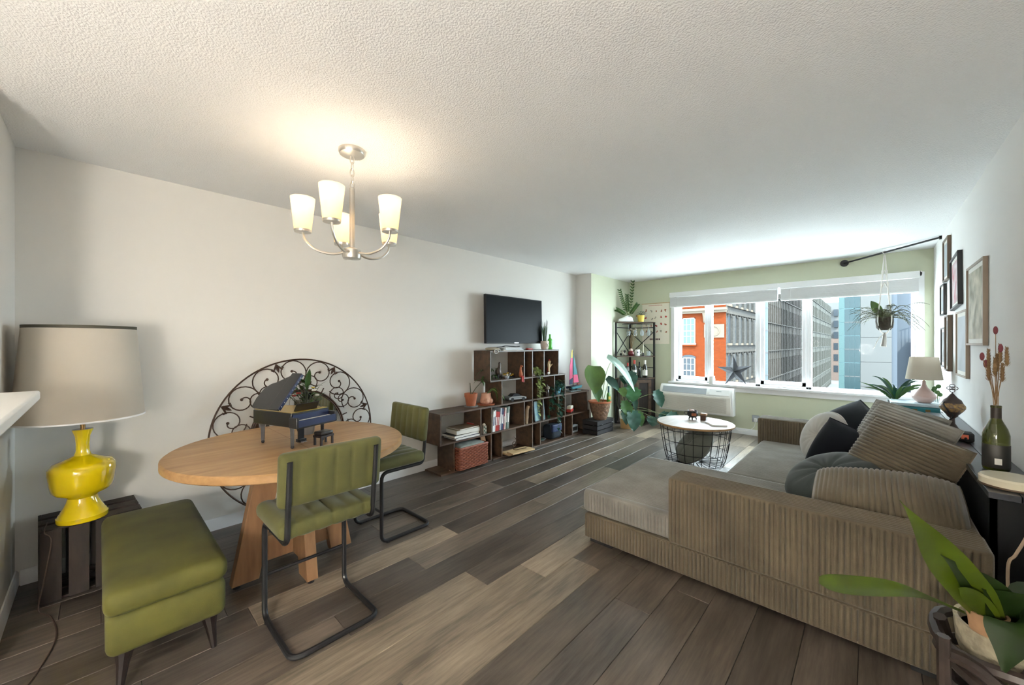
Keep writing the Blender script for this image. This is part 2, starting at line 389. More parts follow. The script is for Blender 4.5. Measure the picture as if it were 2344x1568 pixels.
# ---- window casing, sill, units
m = M().box(WX0-.005, WX0+.05, YW-.018, YW+.1, WZ0, WZ1).box(WX1-.05, WX1+.02, YW-.018, YW+.1, WZ0, WZ1).box(WX0, WX1, YW-.018, YW+.1, WZ1-.05, WZ1+.01)
struct(m.build('trim_1', TRIM, bevel=.003))
struct(box(WX0-.04, WX1+.04, YW-.055, YW+.12, WZ0-.012, WZ0+.018).build('trim_2', TRIM, bevel=.004)).__setitem__('label', 'white window sill board')
struct(box(WX0-.01, WX1+.01, YW-.02, YW, WZ0-.085, WZ0-.012).build('trim_3', TRIM, bevel=.004))
units = [(-2.38, -1.865, True), (-1.865, -1.21, False), (-1.21, -.62, True), (-.62, .38, False)]
GZ0, GZ1 = WZ0+.02, WZ1-.05
for k, (a, b, cas) in enumerate(units):
    t = .05 if cas else .05
    m = M().box(a, a+.03, YW+.06, YW+.16, GZ0, GZ1).box(b-.03, b, YW+.06, YW+.16, GZ0, GZ1).box(a, b, YW+.06, YW+.16, GZ0, GZ0+.03).box(a, b, YW+.06, YW+.16, GZ1-.03, GZ1)
    wn = struct(m.build('window_%d' % (k+1), TRIM, bevel=.003))
    s_ = .03+(.045 if cas else .02)
    if cas:
        q = M()
        for (p0, p1, p2, p3) in ((a+.03, a+.075, GZ0+.03, GZ1-.03), (b-.075, b-.03, GZ0+.03, GZ1-.03)): q.box(p0, p1, YW+.08, YW+.13, p2, p3)
        q.box(a+.03, b-.03, YW+.08, YW+.13, GZ0+.03, GZ0+.085).box(a+.03, b-.03, YW+.08, YW+.13, GZ1-.075, GZ1-.03)
        q.build('sash', TRIM, wn, bevel=.003)
        cx = (a+b)/2+.03
        q = M().cbox((cx, YW+.055, GZ0+.012), (.09, .03, .018)).tube([(cx-.02, YW+.05, GZ0+.02), (cx+.0, YW+.035, GZ0+.028), (cx+.045, YW+.03, GZ0+.022)], .006)
        q.build('crank_handle', TRIM, wn)
    box(a+s_-.006, b-s_+.006, YW+.103, YW+.108, GZ0+s_-.006, GZ1-s_+.006).build('pane', GLASS, wn)
def blind(x0, x1, label):
    t = T('window_blind', label, 'blind', ((x0+x1)/2, YW-.05, 1.94), group='raised window blinds')
    M().box(x0, x1, YW-.078, YW-.068, 2.105, 2.185).build('valance', BLIND, t, W=True, bevel=.003)
    M().box(x0+.01, x1-.01, YW-.066, YW-.022, 2.13, 2.175).build('headrail', BLIND, t, W=True)
    z = 1.960
    sl_ = None
    for k in range(24):
        lo = V(((x0+x1)/2, YW-.046+random.uniform(-.003, .003), z))-V(t.location)
        if sl_ is None: sl_ = M().box(-(x1-x0)/2+.008, (x1-x0)/2-.008, -.024, .024, -.0022, .0022).build('slat', BLIND, t, loc=lo)
        else:
            o = sl_.copy(); C.objects.link(o); o.parent = t; o.location = lo
        z += .0061
    M().box(x0+.008, x1-.008, YW-.07, YW-.022, 1.938, 1.957).build('bottom_rail', BLIND, t, W=True, bevel=.003)
    M().cyl((x0+.12, YW-.074, 2.12), (x0+.12, YW-.074, 1.94), .0025, 6).build('lift_cord', BLIND, t, W=True)
blind(WX0-.01, -.945, 'raised white slatted blind over the three narrow window panes')
blind(-.925, WX1-.02, 'raised white slatted blind over the wide right window pane')
# ---- kitchen side behind the camera: bar counter, added unseen fill lamps
bc = T('bar_counter', 'white bar counter corner jutting in beside the big lampshade', 'counter', (-1.85, -.45, 0))
box(-2.56, -1.15, -.72, -.17, 1.11, 1.15).build('counter_slab', WHITE, bc, W=True, bevel=.008)
for x_ in (-2.3, -1.3): M().cyl((x_, -.6, 0), (x_, -.6, 1.11), .025, 12).build('leg', SILV, bc, W=True)
def fill_lamp(x, y, z, label, watts):  # lamp added out of view to brighten the room
    t = T('fill_floor_lamp', label, 'lamp', (x, y, 0), group='added opal globe fill lamps')
    g_ = M().sph((0, 0, z), .13, 24, 14).build('globe', MM.get('globe') or m_shade('opal_globe', (.9, .88, .82), ((1, .93, .82), 2.0)), t)
    MM['globe'] = g_.data.materials[0]
    M().cyl((0, 0, .02), (0, 0, z-.12), .010, 10).build('pole', BLK, t)
    M().lathe([(.001, 0), (.13, 0), (.13, .014), (.02, .024), (.001, .024)], 28).build('base', BLK, t)
    l = bpy.data.lights.new('fill_bulb', 'POINT'); l.shadow_soft_size = .14; l.energy = watts; l.color = (1, .95, .88)
    o = bpy.data.objects.new('fill_bulb', l); C.objects.link(o); o.parent = t; o.location = (0, 0, z)
fill_lamp(-1.25, -1.1, 1.32, 'added opal globe fill lamp behind the bar counter', FILL_W*.06)
fill_lamp(-.1, -1.2, 1.18, 'added opal globe fill lamp behind the camera by the right wall', FILL_W*1.0)

# ================================================================== OUTSIDE
BRK = m_brick('orange_brick', (.050, .0102, .0030), (.041, .0084, .0026), (.034, .0115, .0052), 2.2)
CREAMS = out_mat('cream_stone', (0.0544, 0.0446, 0.0347), .9)
GSTONE = m_brick('grey_stone_block', (0.0316, 0.0306, 0.0286), (0.0234, 0.0228, 0.0220), (0.0165, 0.0159, 0.0154), 1.6)
GST2 = out_mat('grey_concrete', (0.0310, 0.0284, 0.0255), .9, noise=(2, .3))
DWIN = mat('dark_window', (.010, .013, .016), .3, spec=.12)
BWIN = mat('painted_reflection_window', (.028, .045, .062), .3, spec=.05)  # blue of the reflected sky painted into the pane colour
TEALG = mat('teal_glass_panel', (0.0234, 0.0427, 0.0440), .4, spec=.1)
DKGL = mat('dark_teal_glass', (0.0060, 0.0152, 0.0179), .25, spec=.15)
PANW = out_mat('white_cladding', (0.0458, 0.0470, 0.0470), .7)
PANSH = out_mat('shade_tinted_cladding', (0.0347, 0.0409, 0.0495), .7)  # blue shadow on the facades put into the panel colour
PKB = out_mat('pale_pink_masonry', (0.0495, 0.0372, 0.0321), .9)
ROAD = out_mat('asphalt', (.05, .05, .05), .95)
struct(box(-70, 60, 7.2, 260, -12.2, -12).build('ground', ROAD))
rf = T('bounce_roof', 'pale flat roof added unseen below the window to bounce daylight inside', 'building', (-4, 22, -12))  # added out of view to throw daylight up onto the ceiling
box(-32, 30, 7.4, 36.5, -5.4, -5).build('bounce_membrane', out_mat('white_bounce_membrane', (.50, .50, .49), .8, noise=(.4, .15)), rf, W=True)
box(-32, 30, 7.6, 36.3, -12, -5.4).build('walls', GST2, rf, W=True)
b = T('orange_brick_building', 'orange brick building with a cream cornice seen through left panes', 'building', (-16, 38, -12))
box(-26, -9.92, 38, 49.9, -12, 14).box(-9.92, -9.37, 38, 38.019, -12, 14).build('wall', BRK, b, W=True)
box(-26, -9.3, 37.65, 38, 4.1, 4.3).build('cornice', CREAMS, b, W=True)
box(-26, -9.25, 37.45, 38, 4.3, 4.52).build('cornice', CREAMS, b, W=True)
for xb in (-17.2, -11.0):
    M().prism([(37.55, 4.1), (38, 4.1), (38, 3.2), (37.85, 3.35), (37.7, 3.8)], xb-.2, xb+.2, 'x').build('bracket', CREAMS, b, W=True)
box(-11.15, -9.5, 37.9, 38, 1.85, 3.05).build('carved_panel', CREAMS, b, W=True)
M().tube([( -10.3+.42*cos(a), 37.88, 2.45+.42*sin(a)) for a in [2*pi*k/20 for k in range(20)]], .06, 6, True).build('carved_wreath', CREAMS, b, W=True)
for xc_ in (-12.5, -16.0):
    for zz, arch in ((1.35, False), (-2.35, True), (-6.0, True), (5.6, False)):
        x0, x1 = xc_-.56, xc_+.56; z1 = zz+2.35
        f = M().box(x0-.06, x1+.06, 37.9, 38.02, zz-.12, zz).box(x0, x0+.07, 37.94, 38.02, zz, z1).box(x1-.07, x1, 37.94, 38.02, zz, z1).box(x0, x1, 37.94, 38.02, z1-.08, z1).box(x0, x1, 37.95, 38.02, zz+1.1, zz+1.17)
        for q in (.33, .66): f.box(x0+1.12*q-.015, x0+1.12*q+.015, 37.96, 38.02, zz, z1)
        for q in (.28, .75): f.box(x0, x1, 37.96, 38.02, zz+2.3*q-.012, zz+2.3*q+.012)
        fo = f.build('window', out_mat('window_frame_grey', (.22, .25, .26), .6) if not MM.get('wf') else MM['wf'], b, W=True)
        MM['wf'] = fo.data.materials[0]
        pn = box(x0+.03, x1-.03, 37.985, 38.01, zz, z1-.04).build('pane', BWIN if not arch else DWIN, fo)
        pn.location = V((0, 0, 0)); pn.data.transform(Matrix.Translation(-V(b.location)))
        box(x0-.14, x1+.14, 37.78, 38, zz-.26, zz-.12).build('sill', BRK, b, W=True)
        if arch: M().prism([(x0-.05, z1-.02)]+[(xc_+.62*cos(pi-pi*k/8), z1+.02+.22*sin(pi*k/8)) for k in range(9)]+[(x1+.05, z1-.02)], 37.93, 38.01, 'y').build('arch_head', DWIN, b, W=True)
g = T('grey_stone_building', 'grey stone block building with tall narrow windows behind the star', 'building', (-9.6, 45, -12))
box(-10.5, -9.37, 50.02, 50.9, -12, 15).build('wall_end', GSTONE, g, W=True)
box(-9.9, -9.37, 38.02, 50.02, -12, 15).build('wall', GSTONE, g, W=True)
proto = None
for k in range(6):
    for r_ in range(5):
        yy = 38.95+2.1*k; zz = -5.65+3.5*r_
        lo = V((-9.37, yy, zz))-V(g.location)
        if proto is None:
            proto = M().box(-.02, .02, -.36, .36, 0, 2.35).prism([(.40*cos(pi*q/8), 2.35+.22*sin(pi*q/8)) for q in range(9)], -.02, .02, 'x').build('window', DWIN, g, loc=lo)
            sp = M().box(0, .16, -.55, .55, -.2, 0).build('sill', CREAMS, g, loc=lo); hp = M().prism([(.62*cos(pi*q/8), 2.4+.42*sin(pi*q/8)) for q in range(9)]+[(.40*cos(pi-pi*q/8), 2.4+.24*sin(pi*q/8)) for q in range(9)], 0, .12, 'x').build('arch_stone', GST2, g, loc=lo)
            pp = M().box(0, .2, .62, 1.48, -.2, 2.5).build('pier', GSTONE, g, loc=lo)
        else:
            for src in (proto, sp, hp, pp):
                o = src.copy(); C.objects.link(o); o.parent = g; o.location = lo
for zz in (-6.4, -2.9, .6, 4.1, 7.6): box(-9.37, -9.2, 38.0, 50, zz-.12, zz+.1).build('string_course', GST2, g, W=True)
d = T('vent_duct', 'pale blue vertical duct pipe with dark rings between the grey facades', 'duct', (-8.9, 52, -12))
M().cyl((-8.9, 52, -12), (-8.9, 52, 16), .36, 16).build('pipe', out_mat('duct_paint', (0.0385, 0.0481, 0.0522), .5), d, W=True)
for k in range(10): M().cyl((-8.9, 52, -10+2.55*k), (-8.9, 52, -9.86+2.55*k), .39, 16).build('ring', BLKM, d, W=True)
tag(M().cyl((-8.95, 50.6, -12), (-8.95, 50.6, 16), .16, 10).build('drain_pipe', out_mat('drain_paint', (0.0550, 0.0550, 0.0537), .5)), 'thin whitish drain pipe beside the pale blue duct', 'pipe')
def office(name, label, y0, y1, x, ztop, mw, bay, pitch):
    o_ = T(name, label, 'building', (x-4, (y0+y1)/2, -12))
    box(x-8, x-.3, y0, y1, -12, ztop).build('wall', mw, o_, W=True)
    gl = M(); fi = M(); sp_ = M(); z = -12+.6
    gl.box(x-.3, x-.25, y0, y1, -12, ztop)
    n = int((y1-y0)/bay)
    for k in range(n+1): fi.box(x-.3, x, y0+k*bay, y0+k*bay+bay*.32, -12, ztop)
    while z < ztop:
        sp_.box(x-.3, x-.06, y0, y1, z, z+pitch*.3); sp_.box(x-.3, x+.12, y0, y1, z+pitch*.3, z+pitch*.3+.12); z += pitch
    gl.build('window_glazing', DWIN, o_, W=True, kind='stuff'); fi.build('fins', mw, o_, W=True, kind='stuff'); sp_.build('spandrels', mw, o_, W=True, kind='stuff')
office('finned_office_building', 'grey office building with dense vertical fins along the street', 53.2, 100, -9.37, 15, GST2, 1.45, 3.55)
office('glazed_office_building', 'farther grey glazed office block receding behind the wide mullion', 100.2, 165, -9.6, 13.2, out_mat('grey_green_concrete', (0.0260, 0.0267, 0.0238), .9), 3.2, 3.55)
f_ = T('pink_far_building', 'distant pale pink and white building in the gap beside the sky', 'building', (-10, 185, -12))
box(-24, -4, 180, 190, -12, 3).build('wall', PKB, f_, W=True); box(-24, -4, 181, 190, 3, 16).build('upper_wall', PANW, f_, W=True)
for r_ in range(6):
    for k in range(5):
        box(-17+2.6*k-.6, -17+2.6*k+.6, 179.9, 181.02, -9+4*r_, -6.6+4*r_).build('window', DWIN, f_, W=True)
tt = T('teal_glass_tower', 'teal glass tower with dark panes left of the white building', 'building', (-1.85, 64, -12))
box(-2.8, -.92, 60.1, 68, -12, 30).build('core', out_mat('tower_core', (.1, .16, .17), .6), tt, W=True)
for r_ in range(22):
    z = -12+1.58*r_
    box(-2.8, -2.32, 60.0, 60.12, z+.03, z+1.55).build('panel', TEALG, tt, W=True)
    for q in range(3): box(-2.28+.455*q, -2.28+.455*q+.43, 60.03, 60.12, z+.03, z+1.55).build('pane', DKGL, tt, W=True)
    if r_ % 2 == 0: box(-2.3, -.93, 60.0, 60.1, z-.05, z+.03).build('floor_band', PANW, tt, W=True)
wb = T('white_clad_building', 'white panel clad building behind the hanging fern', 'building', (.4, 64, -12))
box(-.9, 1.65, 60.1, 68, -12, 30).build('core', PANW, wb, W=True)
for r_ in range(15): box(-.9, 1.65, 60.0, 60.1, -12+2.8*r_+.025, -12+2.8*(r_+1)-.025).build('panel', PANW, wb, W=True)
box(1.66, 2.1, 60.4, 68, -12, 30).build('side_return', PANSH, wb, W=True)  # shaded side painted in with the bluer cladding
bb = T('blue_shade_building', 'building with painted blue shade and a roof railing at the far right', 'building', (7, 68, -12))
box(2.12, 5, 63, 72, -12, 30).build('tall_wall', PANSH, bb, W=True)
for r_ in range(15): box(3.3, 14, 61.6, 62.6, -12+2.8*r_+.03, -12+2.8*(r_+1)-.03).build('panel', PANSH, bb, W=True) if r_ < 5 else None
q = M()
for k in range(24): q.cyl((3.4+.3*k, 62, 2.0+.035*k), (3.4+.3*k, 62, 4.2+.12*k), .03, 6)
q.cyl((3.3, 62, 4.15), (10.5, 62, 7.1), .05, 6); q.build('railing', BLKM, bb, W=True, kind='stuff')
# ================================================================== DINING CORNER
# ---- chandelier
ch = T('chandelier', 'five-light nickel chandelier with frosted glass shades hanging over the table', 'chandelier', (-2.14, .98, 1.855))
M().lathe([(.001, 2.44-1.855), (.072, 2.44-1.855), (.072, 2.424-1.855), (.066, 2.414-1.855), (.02, 2.408-1.855), (.001, 2.408-1.855)], 32).build('canopy', NICK, ch)
z = .548
for k in range(5):
    pts = [((.011*cos(a) if k % 2 else 0), (0 if k % 2 else .011*cos(a)), z-.017+.024*sin(a)) for a in [2*pi*q/14 for q in range(14)]]
    M().tube(pts, .0028, 6, True).build('chain_link', NICK, ch); z -= .0365
M().cyl((0, 0, .02), (0, 0, .37), .014, 16).build('rod', NICK, ch)
M().lathe([(.001, -.035), (.008, -.033), (.045, -.028), (.048, -.02), (.048, .02), (.03, .028), (.016, .034), (.001, .034)], 32).build('hub', NICK, ch)
for k in range(5):
    a = YAW-pi/2+2*pi*k/5; dx, dy = cos(a), sin(a); RR = .25
    pts = cat_rom([(.04*dx, .04*dy, .005), (.11*dx, .11*dy, -.008), (.19*dx, .19*dy, .012), (.24*dx, .24*dy, .06), (RR*dx, RR*dy, .105)], 6)
    arm = M().tube(pts, .0065, 8).build('arm', NICK, ch)
    M().lathe([(.001, .1), (.042, .1), (.044, .112), (.001, .112)], 24, (RR*dx, RR*dy, 0)).build('cup', NICK, arm)
    M().lathe([(.012, .112), (.043, .113), (.047, .15), (.062, .285), (.0595, .285), (.044, .15), (.040, .118)], 28, (RR*dx, RR*dy, 0)).build('glass_shade', LGLASS, arm)
    M().lathe([(.001, .114), (.012, .118), (.016, .15), (.024, .19), (.022, .22), (.001, .235)], 14, (RR*dx, RR*dy, 0)).build('bulb', MM.setdefault('bulb', mat('lit_bulb', (1, .9, .7), .4, emit=((1, .80, .50), 3))), arm)
    l = bpy.data.lights.new('shade_bulb', 'POINT'); l.energy = CHAND_W; l.shadow_soft_size = .03; l.color = (1, .90, .76)
    o = bpy.data.objects.new('shade_bulb', l); C.objects.link(o); o.parent = ch; o.location = (RR*dx, RR*dy, .262)
# ---- dining table
t = T('dining_table', 'round light oak dining table on a crossed panel base', 'table', (-2.55, .82, 0))
for q in range(4):
    pass
top = M().lathe([(.001, .706), (.612, .706), (.62, .712), (.62, .744), (.612, .75), (.001, .75)], 72).build('tabletop', OAK, t)
M().box(-.618, .618, -.0012, .0012, .7495, .7504).build('leaf_seam', mat('seam_dark', (.2, .1, .045), .6), t)
for ang, L_ in ((pi/2, .33), (0, .27)):
    mt = Matrix.Rotation(ang, 4, 'Z')
    for sg in (-1, 1):
        q = M(); q.X = mt; q.prism([(sg*(L_-.13), .02), (sg*L_, .02), (sg*(L_-.13), .706), (sg*(L_-.26), .706)], -.03, .03, 'y'); q.build('leg', OAKD, t, bevel=.003)
        q = M(); q.X = mt; q.cyl((sg*(L_-.03), 0, 0), (sg*(L_-.03), 0, .022), .018, 12); q.build('foot', BLKM, t)
    q = M(); q.X = mt; q.box(-(L_-.11), (L_-.11), -.024, .024, .10, .24); q.build('stretcher', OAKD, t, bevel=.003)
    q = M(); q.X = mt; q.box(-(L_-.2), L_-.2, -.024, .024, .62, .704); q.build('top_rail', OAKD, t, bevel=.003)
# ---- chairs
def chair(loc, rz, label):
    c = T('dining_chair', label, 'chair', loc, rz, 'green velvet cantilever chairs')
    path = [(-.195, .17, .845), (-.195, .135, .50), (-.195, .115, .478), (-.195, -.195, .478), (-.195, -.195, .0125), (-.195, .195, .0125), (.195, .195, .0125), (.195, -.195, .0125), (.195, -.195, .478), (.195, .115, .478), (.195, .135, .50), (.195, .17, .845)]
    fr_ = M().tube(fillet(path, .055, 5), .0125, 10).build('frame', BLK, c)
    M().cyl((-.195, -.195, .215), (.195, -.195, .215), .0085, 8).build('stretcher', BLK, c)
    for sx in (-1, 1): M().lathe([(.012, 0), (.013, .012)], 10, (sx*.195, -.15, 0)).build('glide', BLKM, fr_)
    def rib(p, n):
        w_ = smooth01(.55, .95, max(abs(n.z), abs(n.y)))
        return w_*.009*(abs(sin(pi*(p.x+.225)/.45*6))**.45-1)
    M().rbox(-.225, .225, -.25, .14, .488, .568, .035, 48, 8, 3, disp=rib, puff=.008).build('seat', VELV, c, weld=True, ang=80)
    q = M(); q.X = Matrix.Translation((0, .135, .758)) @ Matrix.Rotation(R(-6), 4, 'X')
    q.rbox(-.232, .232, -.028, .028, -.122, .122, .024, 48, 3, 8, disp=lambda p, n: smooth01(.55, .95, abs(n.y))*.008*(abs(sin(pi*(p.x+.232)/.464*6))**.45-1)).build('backrest', VELV, c, weld=True, ang=80)
    return c
chair((-1.97, .75, 0), -pi/2, 'olive channel-tufted velvet chair with its back to the camera')
chair((-2.585, 1.49, 0), 0, 'olive channel-tufted velvet chair between round table and stepped bookshelf')
# ---- ottoman bench
o_ = T('storage_ottoman', 'moss green velvet storage bench on dark tapered legs', 'ottoman', (-2.6, .2, 0))
M().rbox(-3.07, -2.09, .015, .39, .145, .305, .035, 10, 6, 4).build('body', VELV2, o_, W=True, weld=True, ang=80)
M().rbox(-3.078, -2.082, .008, .397, .30, .40, .04, 12, 8, 3, puff=.022).build('lid', VELV2, o_, W=True, weld=True, ang=80)
for sx, sy in ((-3.0, .07), (-2.16, .07), (-3.0, .335), (-2.16, .335)):
    dx = .03 if sx > -2.5 else -.03; dy = .015 if sy > .2 else -.015
    M().tube([(sx, sy, .15), (sx+dx*.4, sy+dy*.4, .09), (sx+dx, sy+dy, 0)], [.034, .021, .011], 10).build('leg', LEGW, o_, W=True)
# ---- crate, lamp, cord
cr = T('wooden_crate', 'dark slatted wooden crate standing under the yellow lamp', 'crate', (-3.27, -.085, 0), R(4))
q = cr
def cb(x0, x1, y0, y1, z0, z1, nm='slat'): box(x0, x1, y0, y1, z0, z1).build(nm, DARKW, q, bevel=.002)
for k in range(4): cb(.155, .167, -.135+.098*k, -.06+.098*k, .005, .375)
for k in range(4): cb(-.167, -.155, -.135+.098*k, -.06+.098*k, .005, .375)
for k in range(3):
    cb(-.155+.112*k, -.155+.112*k+.082, -.14, -.127, .0, .38); cb(-.155+.112*k, -.155+.112*k+.082, .235, .248, .0, .38)
    cb(-.155+.112*k, -.155+.112*k+.082, -.127, .235, .368, .38, 'top_slat'); cb(-.155+.112*k, -.155+.112*k+.082, -.127, .235, .002, .014, 'bottom_slat')
lp = T('table_lamp', 'glossy yellow ceramic lamp with large white drum shade', 'lamp', (-3.185, -.062, .382))
M().lathe([(.001, 0), (.098, 0), (.1, .006), (.1, .024), (.094, .030), (.092, .038), (.086, .044), (.082, .056), (.072, .075), (.062, .10), (.058, .122), (.07, .135), (.105, .152), (.119, .172), (.125, .21), (.131, .26), (.130, .29), (.112, .315), (.06, .335), (.034, .35), (.027, .372), (.026, .41), (.030, .455), (.040, .485), (.041, .492), (.001, .492)], 56).build('body', YEL, lp)
M().cyl((0, 0, .49), (0, 0, .64), .010, 12).build('stem', BRASS, lp)
SB, ST = .555, 1.06
lsh = M().lathe([(.252, SB), (.215, ST), (.2135, ST), (.2505, SB)], 64).build('lamp_shade', SHADE, lp)
M().lathe([(.2165, ST-.014), (.2168, ST+.002), (.2145, ST+.002), (.2145, ST-.014)], 64).build('shade_band', mat('olive_band', (.05, .045, .028), .7), lsh)
M().lathe([(.2535, SB-.002), (.2528, SB+.006), (.2512, SB+.006), (.2512, SB-.002)], 64).build('shade_hem', TRIM, lsh)
q = M()
for k in range(3): q.cyl((0, 0, .70), (.2145*cos(2.1*k), .2145*sin(2.1*k), ST-.01), .002, 6)
q.cyl((0, 0, .64), (0, 0, .72), .012, 10).build('harp', BRASS, lp)
tag(M().tube(cat_rom([(-3.24, -.19, .383), (-3.06, -.19, .386), (-3.012, -.165, .35), (-3.01, -.19, .15), (-3.0, -.205, .03), (-2.93, -.16, .004), (-2.72, -.135, .004), (-2.5, -.17, .004), (-2.3, -.23, .004)], 8), .0028, 6).build('lamp_cord', mat('brown_cord', (.05, .028, .018), .6)), 'thin brown lamp cord trailing over crate and floor', 'cord')
# ---- grand piano model
pn = T('toy_piano', 'black model grand piano with raised lid on the dining table', 'piano', (-2.56, .80, .75), 0)
# local axes: keyboard side along +x+y; x' = keyboard direction
PX = Matrix.Rotation(R(45), 4, 'Z')
def pm():
    q = M(); q.X = Matrix.Translation((.0, .0, 0)) @ Matrix.Rotation(R(19), 4, 'Z'); return q
# outline: straight bass side near camera (y=-.09), keyboard at x=+.19, curved tail at x=-.19
def outline(g=0):
    pts = [(.165+g, -.125-g), (.165+g, .125+g)]
    pts += [(.04, .125+g), (-.02, .115+g), (-.07, .085+g), (-.11, .06+g), (-.15, .045+g), (-.185-g, .01), (-.195-g, -.06), (-.185, -.11-g), (-.165, -.125-g)]
    return pts
pm().prism(outline(), .125, .205).build('case', PIANO, pn, bevel=.003)
pm().prism(outline(-.006), .2052, .207).build('soundboard', GOLD, pn)
pm().box(.165, .225, -.128, .128, .122, .155).build('keybed', PIANO, pn, bevel=.003)
pm().box(.166, .172, -.118, .118, .155, .195).build('fallboard', PIANOB, pn)
pm().box(.215, .226, -.128, .128, .13, .168).build('key_slip', PIANOB, pn, bevel=.002)
for sg in (-1, 1): pm().box(.16, .226, sg*.128-.008, sg*.128+.008, .125, .185).build('cheek', PIANO, pn, bevel=.004)
q = pm()
for k in range(26): q.box(.175, .213, -.115+.0089*k, -.115+.0089*k+.0079, .155, .163)
q.build('keys', PAPER, pn, kind='stuff')
# lid: front flap folded back, main lid raised, hinged on the near (bass) side
hinge = Matrix.Rotation(R(19), 4, 'Z') @ Matrix.Translation((0, -.125, .212)) @ Matrix.Rotation(R(52), 4, 'X') @ Matrix.Translation((0, .125, 0))
q = M(); q.X = hinge; q.prism([(.06, -.125), (.06, .125), (.04, .125), (-.02, .115), (-.07, .085), (-.11, .06), (-.15, .045), (-.185, .01), (-.195, -.06), (-.185, -.11), (-.165, -.125)], 0, .006); plid = q.build('lid', PIANO, pn, bevel=.0015)
q = M(); q.X = hinge; q.box(-.02, .062, -.125, .125, .008, .014); q.build('front_flap', PIANO, plid, bevel=.0015)
q = M(); q.X = hinge; q.box(.062, .07, -.12, .12, -.002, .014); q.build('lid_edge', PIANOB, plid)
q = M(); q.X = hinge
for k in range(8): q.sph((.0705, -.10+.028*k, .006), .0025, 6, 4)
q.build('edge_studs', WHITE, plid, kind='stuff')
pm().cyl((.12, .11, .205), (.05, .03, .335), .0022, 6).build('lid_prop', BLKM, pn)
q = pm(); q.cbox((.13, 0, .226), (.004, .15, .05), (0, R(28), 0)); q.build('music_stand', PIANO, pn)
for x_, y_ in ((.14, -.10), (.14, .10), (-.14, -.085)):
    pm().tube([(x_, y_, .128), (x_, y_, .10), (x_, y_, .018)], [.017, .013, .011], 4).build('leg', PIANO, pn)
    pm().sph((x_, y_, .010), .010, 10, 6).build('caster', BLK, pn)
q = pm(); q.box(.075, .085, -.018, .018, .03, .125).box(.065, .10, -.022, .022, .012, .03); q.build('pedal_lyre', PIANO, pn)
q = pm()
for k in (-1, 0, 1): q.cbox((.105, .012*k, .014), (.02, .006, .004))
q.build('pedals', SILV, pn)
pm().cyl((.03, 0, .125), (.07, 0, .03), .002, 6).build('brace', BLKM, pn)
bn = T('toy_piano_bench', 'tiny dark bench in front of the model piano', 'bench', (-2.375, .915, .75), R(19))
M().rbox(-.032, .032, -.043, .043, .058, .08, .007, 4, 4, 2).build('cushion', PIANO, bn, weld=True)
M().box(-.034, .034, -.045, .045, .046, .058).build('seat_frame', LEGW, bn)
for sx in (-1, 1):
    for sy in (-1, 1): M().box(sx*.027-.005, sx*.027+.005, sy*.038-.005, sy*.038+.005, 0, .047).build('leg', LEGW, bn)
vs = T('flower_vase', 'small pewter vase with leafy flowers behind the model piano', 'vase', (-2.73, .94, .75))
M().lathe([(.001, 0), (.045, 0), (.05, .02), (.055, .09), (.05, .14), (.03, .17), (.026, .185), (.024, .185), (.028, .168), (.001, .16)], 28).build('body', mat('pewter', (.25, .25, .26), .35, metal=.6), vs)
fo = M(); st = M(); random.seed(3)
for k in range(46):
    a = random.uniform(0, 2*pi); h = random.uniform(.20, .34); rr = random.uniform(.01, .085)
    b_ = V((rr*cos(a), rr*sin(a), h)); st.tube([(0, 0, .17), (b_.x*.4, b_.y*.4, h*.75), b_], .0015, 5)
    d = V((cos(a), sin(a), random.uniform(-.1, .9))).normalized()*random.uniform(.03, .06)
    fo.leaf([b_, b_+d*.5+V((0, 0, .008)), b_+d], random.uniform(.008, .014))
fo.build('foliage', LEAF, vs, kind='stuff'); st.build('stems', DSTEM, vs, kind='stuff')
for p, mt_, r_ in (((-.01, -.045, .27), RED, .014), ((-.03, -.065, .255), RED, .012), ((.05, .03, .29), PAPER, .013), ((.0, .07, .25), PAPER, .012), ((-.02, .05, .30), YELM, .010)):
    q = M()
    for k in range(5): q.sph((p[0]+r_*.6*cos(1.26*k), p[1]+r_*.6*sin(1.26*k), p[2]), (r_*.6, r_*.6, r_*.5), 8, 5)
    q.build('blossom', mt_, vs)
M().leaf([(0, 0, .3), (0, .01, .37), (.01, .02, .43)], .02, (1, 0, 0)).build('tall_leaf', LEAF, vs)
# ---- round scroll mirror
mr_ = T('wall_mirror', 'round mirror in a wide wrought iron scroll frame behind the table', 'mirror', (XL+.055, 1.13, .612))
def ring(r, tr, nm):
    M().tube([(0, r*cos(a), r*sin(a)) for a in [2*pi*k/96 for k in range(96)]], tr, 8, True).build(nm, IRON, mr_)
ring(.605, .006, 'outer_ring'); ring(.352, .008, 'inner_ring'); ring(.338, .006, 'bead_ring')
q = M(); q.X = Matrix.Rotation(pi/2, 4, 'Y'); q.lathe([(.34, -.004), (.34, .002)], 72); q.build('mirror_glass', MIRR, mr_)
def spiral(c, r0, a0, turns, sgn, n=26):
    out = []
    for k in range(n+1):
        t_ = k/n; a = a0+sgn*turns*2*pi*t_; r = r0*(1-.84*smooth01(.30, 1.0, t_)**.8); out.append((c[0]+r*cos(a), c[1]+r*sin(a)))
    return out
def polar(rho, th): return (rho*cos(th), rho*sin(th))
NS = 8
